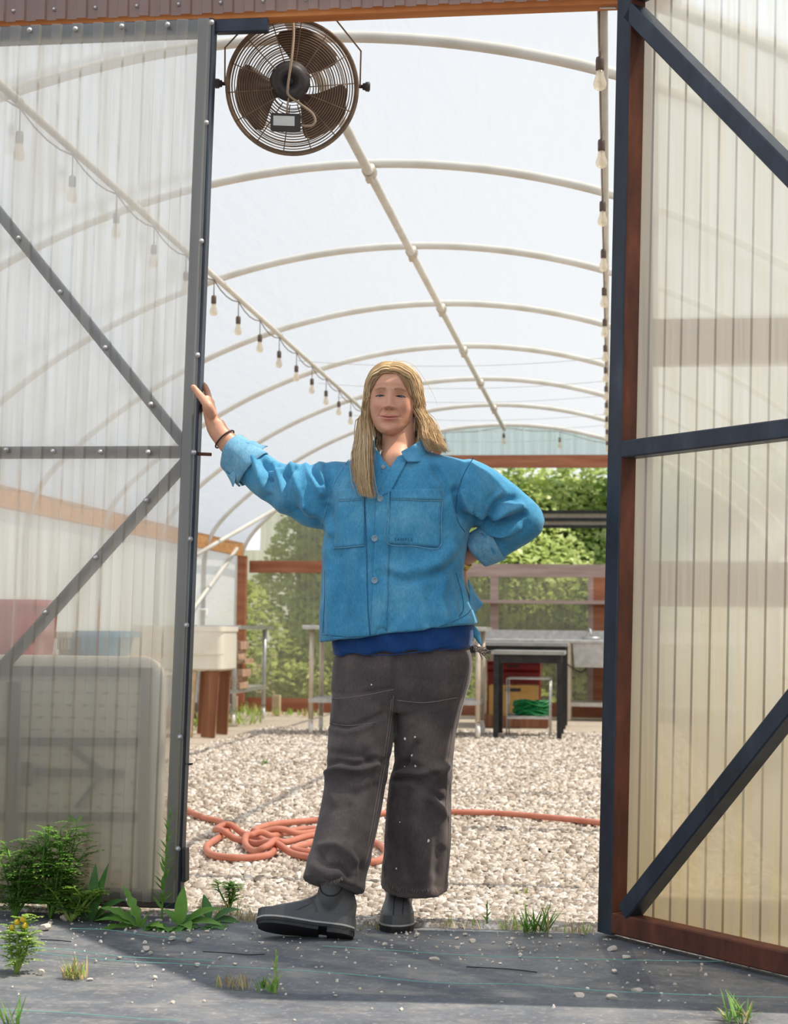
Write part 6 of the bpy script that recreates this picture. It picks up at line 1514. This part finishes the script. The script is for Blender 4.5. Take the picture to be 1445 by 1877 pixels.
# ---- boots
def boot(heel, eL, eH, length, shaft, label, flip=1):
    eL, eH = V(eL)/np.linalg.norm(eL), V(eH); eH = eH - eL*np.dot(eH, eL); eH /= np.linalg.norm(eH); eW = np.cross(eL, eH); heel = V(heel)
    def B(l, w, h): return heel + eL*l*length + eW*w + eH*h
    ls = np.array([0, .04, .12, .25, .4, .55, .7, .82, .92, .98, 1.0]); hwid = np.array([.018, .030, .0375, .038, .0365, .042, .0485, .0475, .039, .024, .010]); top = np.array([.10, .135, .155, .155, .118, .092, .076, .066, .056, .044, .034])
    m = MB(); rings = []
    tl = np.linspace(0, 1, 40); hw_, tp_ = np.interp(tl, ls, hwid), np.interp(tl, ls, top)
    for l, hw2, t2 in zip(tl, smoothk(hw_, 2), smoothk(tp_, 2)):
        ring = []
        for a in np.arange(24)*2*math.pi/24:
            c, s = math.cos(a), math.sin(a); ring.append(B(l, hw2*math.copysign(abs(c)**.75, c), .024 + (t2-.024)*(.5+.5*math.copysign(abs(s)**.75, s))))
        rings.append(ring)
    G_ = np.array(rings); m.grid(G_, closeu=True); m.f.append(tuple(range(23, -1, -1))); m.f.append(tuple(range(39*24, 40*24)))
    limb(m, shaft, 28)
    v, f, n_ = remeshed(np.concatenate(m.v), m.f, .0045, 6, .5)
    bo = mesh_obj('boot', v, f, 'rubber', person, True, label=label)
    def outline(h, grow, l0=0.0, l1=1.0, k=26):
        tl = np.linspace(l0, l1, k); w_ = np.interp(tl, ls, hwid)+grow; return [B(l, w, h) for l, w in zip(tl, w_)] + [B(l, -w, h) for l, w in zip(tl[::-1], w_[::-1])]
    def slab(h0, h1, grow, name, mat, l0=-.01, l1=1.01, g2=None):
        a, b = np.array(outline(h0, grow, l0, l1)), np.array(outline(h1, grow if g2 is None else g2, l0, l1)); m = MB(); m.grid(np.array([a, b]), closeu=True); k = len(a); m.f.append(tuple(range(k-1, -1, -1))); m.f.append(tuple(range(k, 2*k))); return m.build(name, mat, bo)
    slab(.014, .022, .004, 'sole', 'rubber_black'); slab(.022, .027, .0045, 'welt', 'rubber_pale'); slab(.027, .052, .0025, 'foxing_band', 'rubber', g2=.001)
    slab(.0, .014, .003, 'heel_block', 'rubber_black', -.005, .27); slab(.004, .014, .002, 'sole_tread', 'rubber_black', .36, .99)
    return bo, B, v, f
g0 = gnd(643, 1731, .0); g1 = gnd(728, 1713, .0); print('boots', g0, g1)
ba, Ba, v1, f1 = boot(g0 + V((0, .035, .008)), (-1, -.10, .10), (0.10, .55, 1), .272, [(604, 1676, g0[1]+.075-YP, .041, .046), (605, 1648, (g0[1]+.07-YP)*.6-.22*.4, .039, .044), (614, 1605, -.205, .036, .042)], 'raised grey rubber boot showing its black sole')
bb, Bb, v2, f2 = boot(V((g1[0]-.030, g1[1]+.275, .0)), (.10, -1, .0), (0, 0, 1), .275, [(730, 1676, g1[1]+.20-YP, .044, .050), (731, 1650, g1[1]+.19-YP, .041, .046), (742, 1605, .055, .038, .044)], 'grey rubber boot pointing at the camera')
B1 = BVHTree.FromPolygons([Vector(p) for p in v1], f1); B2 = BVHTree.FromPolygons([Vector(p) for p in v2], f2)
for pts in ([(586, 1622), (591, 1636), (604, 1642), (620, 1638), (632, 1618)], [(566, 1648), (576, 1658), (582, 1675)], [(540, 1668), (560, 1660), (574, 1652)]): seam(B1, pts, 'moulded_ridge', 'rubber_black' if pts[0][0] == 586 else 'rubber', ba, .0022, .0005)
for pts in ([(723, 1632), (722, 1660), (720, 1690)], [(741, 1640), (739, 1665), (737, 1690)]): seam(B2, pts, 'moulded_ridge', 'rubber_black', bb, .0018, .0003)
# ---- wristband and yellow watch band
c_ = PP(412, 805, .018); ax = PP(405, 797, .018) - PP(432, 825, .02); ax /= np.linalg.norm(ax); a = np.cross(ax, V((0, 1, 0))); a /= np.linalg.norm(a); b = np.cross(ax, a)
MB().tube([c_ + (a*math.cos(t)*.0365 + b*math.sin(t)*.034) + ax*.004*math.sin(t) for t in np.linspace(0, 6.283, 40, endpoint=False)], .0026, 7, closed=True).build('wristband', 'band_dark', person, True)
c_ = PP(848, 1030, .068); ax = PP(838, 1048, .085) - PP(862, 1014, .058); ax /= np.linalg.norm(ax); a = np.cross(ax, V((0, 1, 0))); a /= np.linalg.norm(a); b = np.cross(ax, a)
g = [[c_ + (a*math.cos(t)*.031 + b*math.sin(t)*.027) + ax*u for t in np.linspace(0, 6.283, 30, endpoint=False)] for u in (-.008, .008)]
o = MB().grid(np.array(g), closeu=True).build('watch_band', 'gold', person, True); s = o.modifiers.new('t', 'SOLIDIFY'); s.thickness = .004
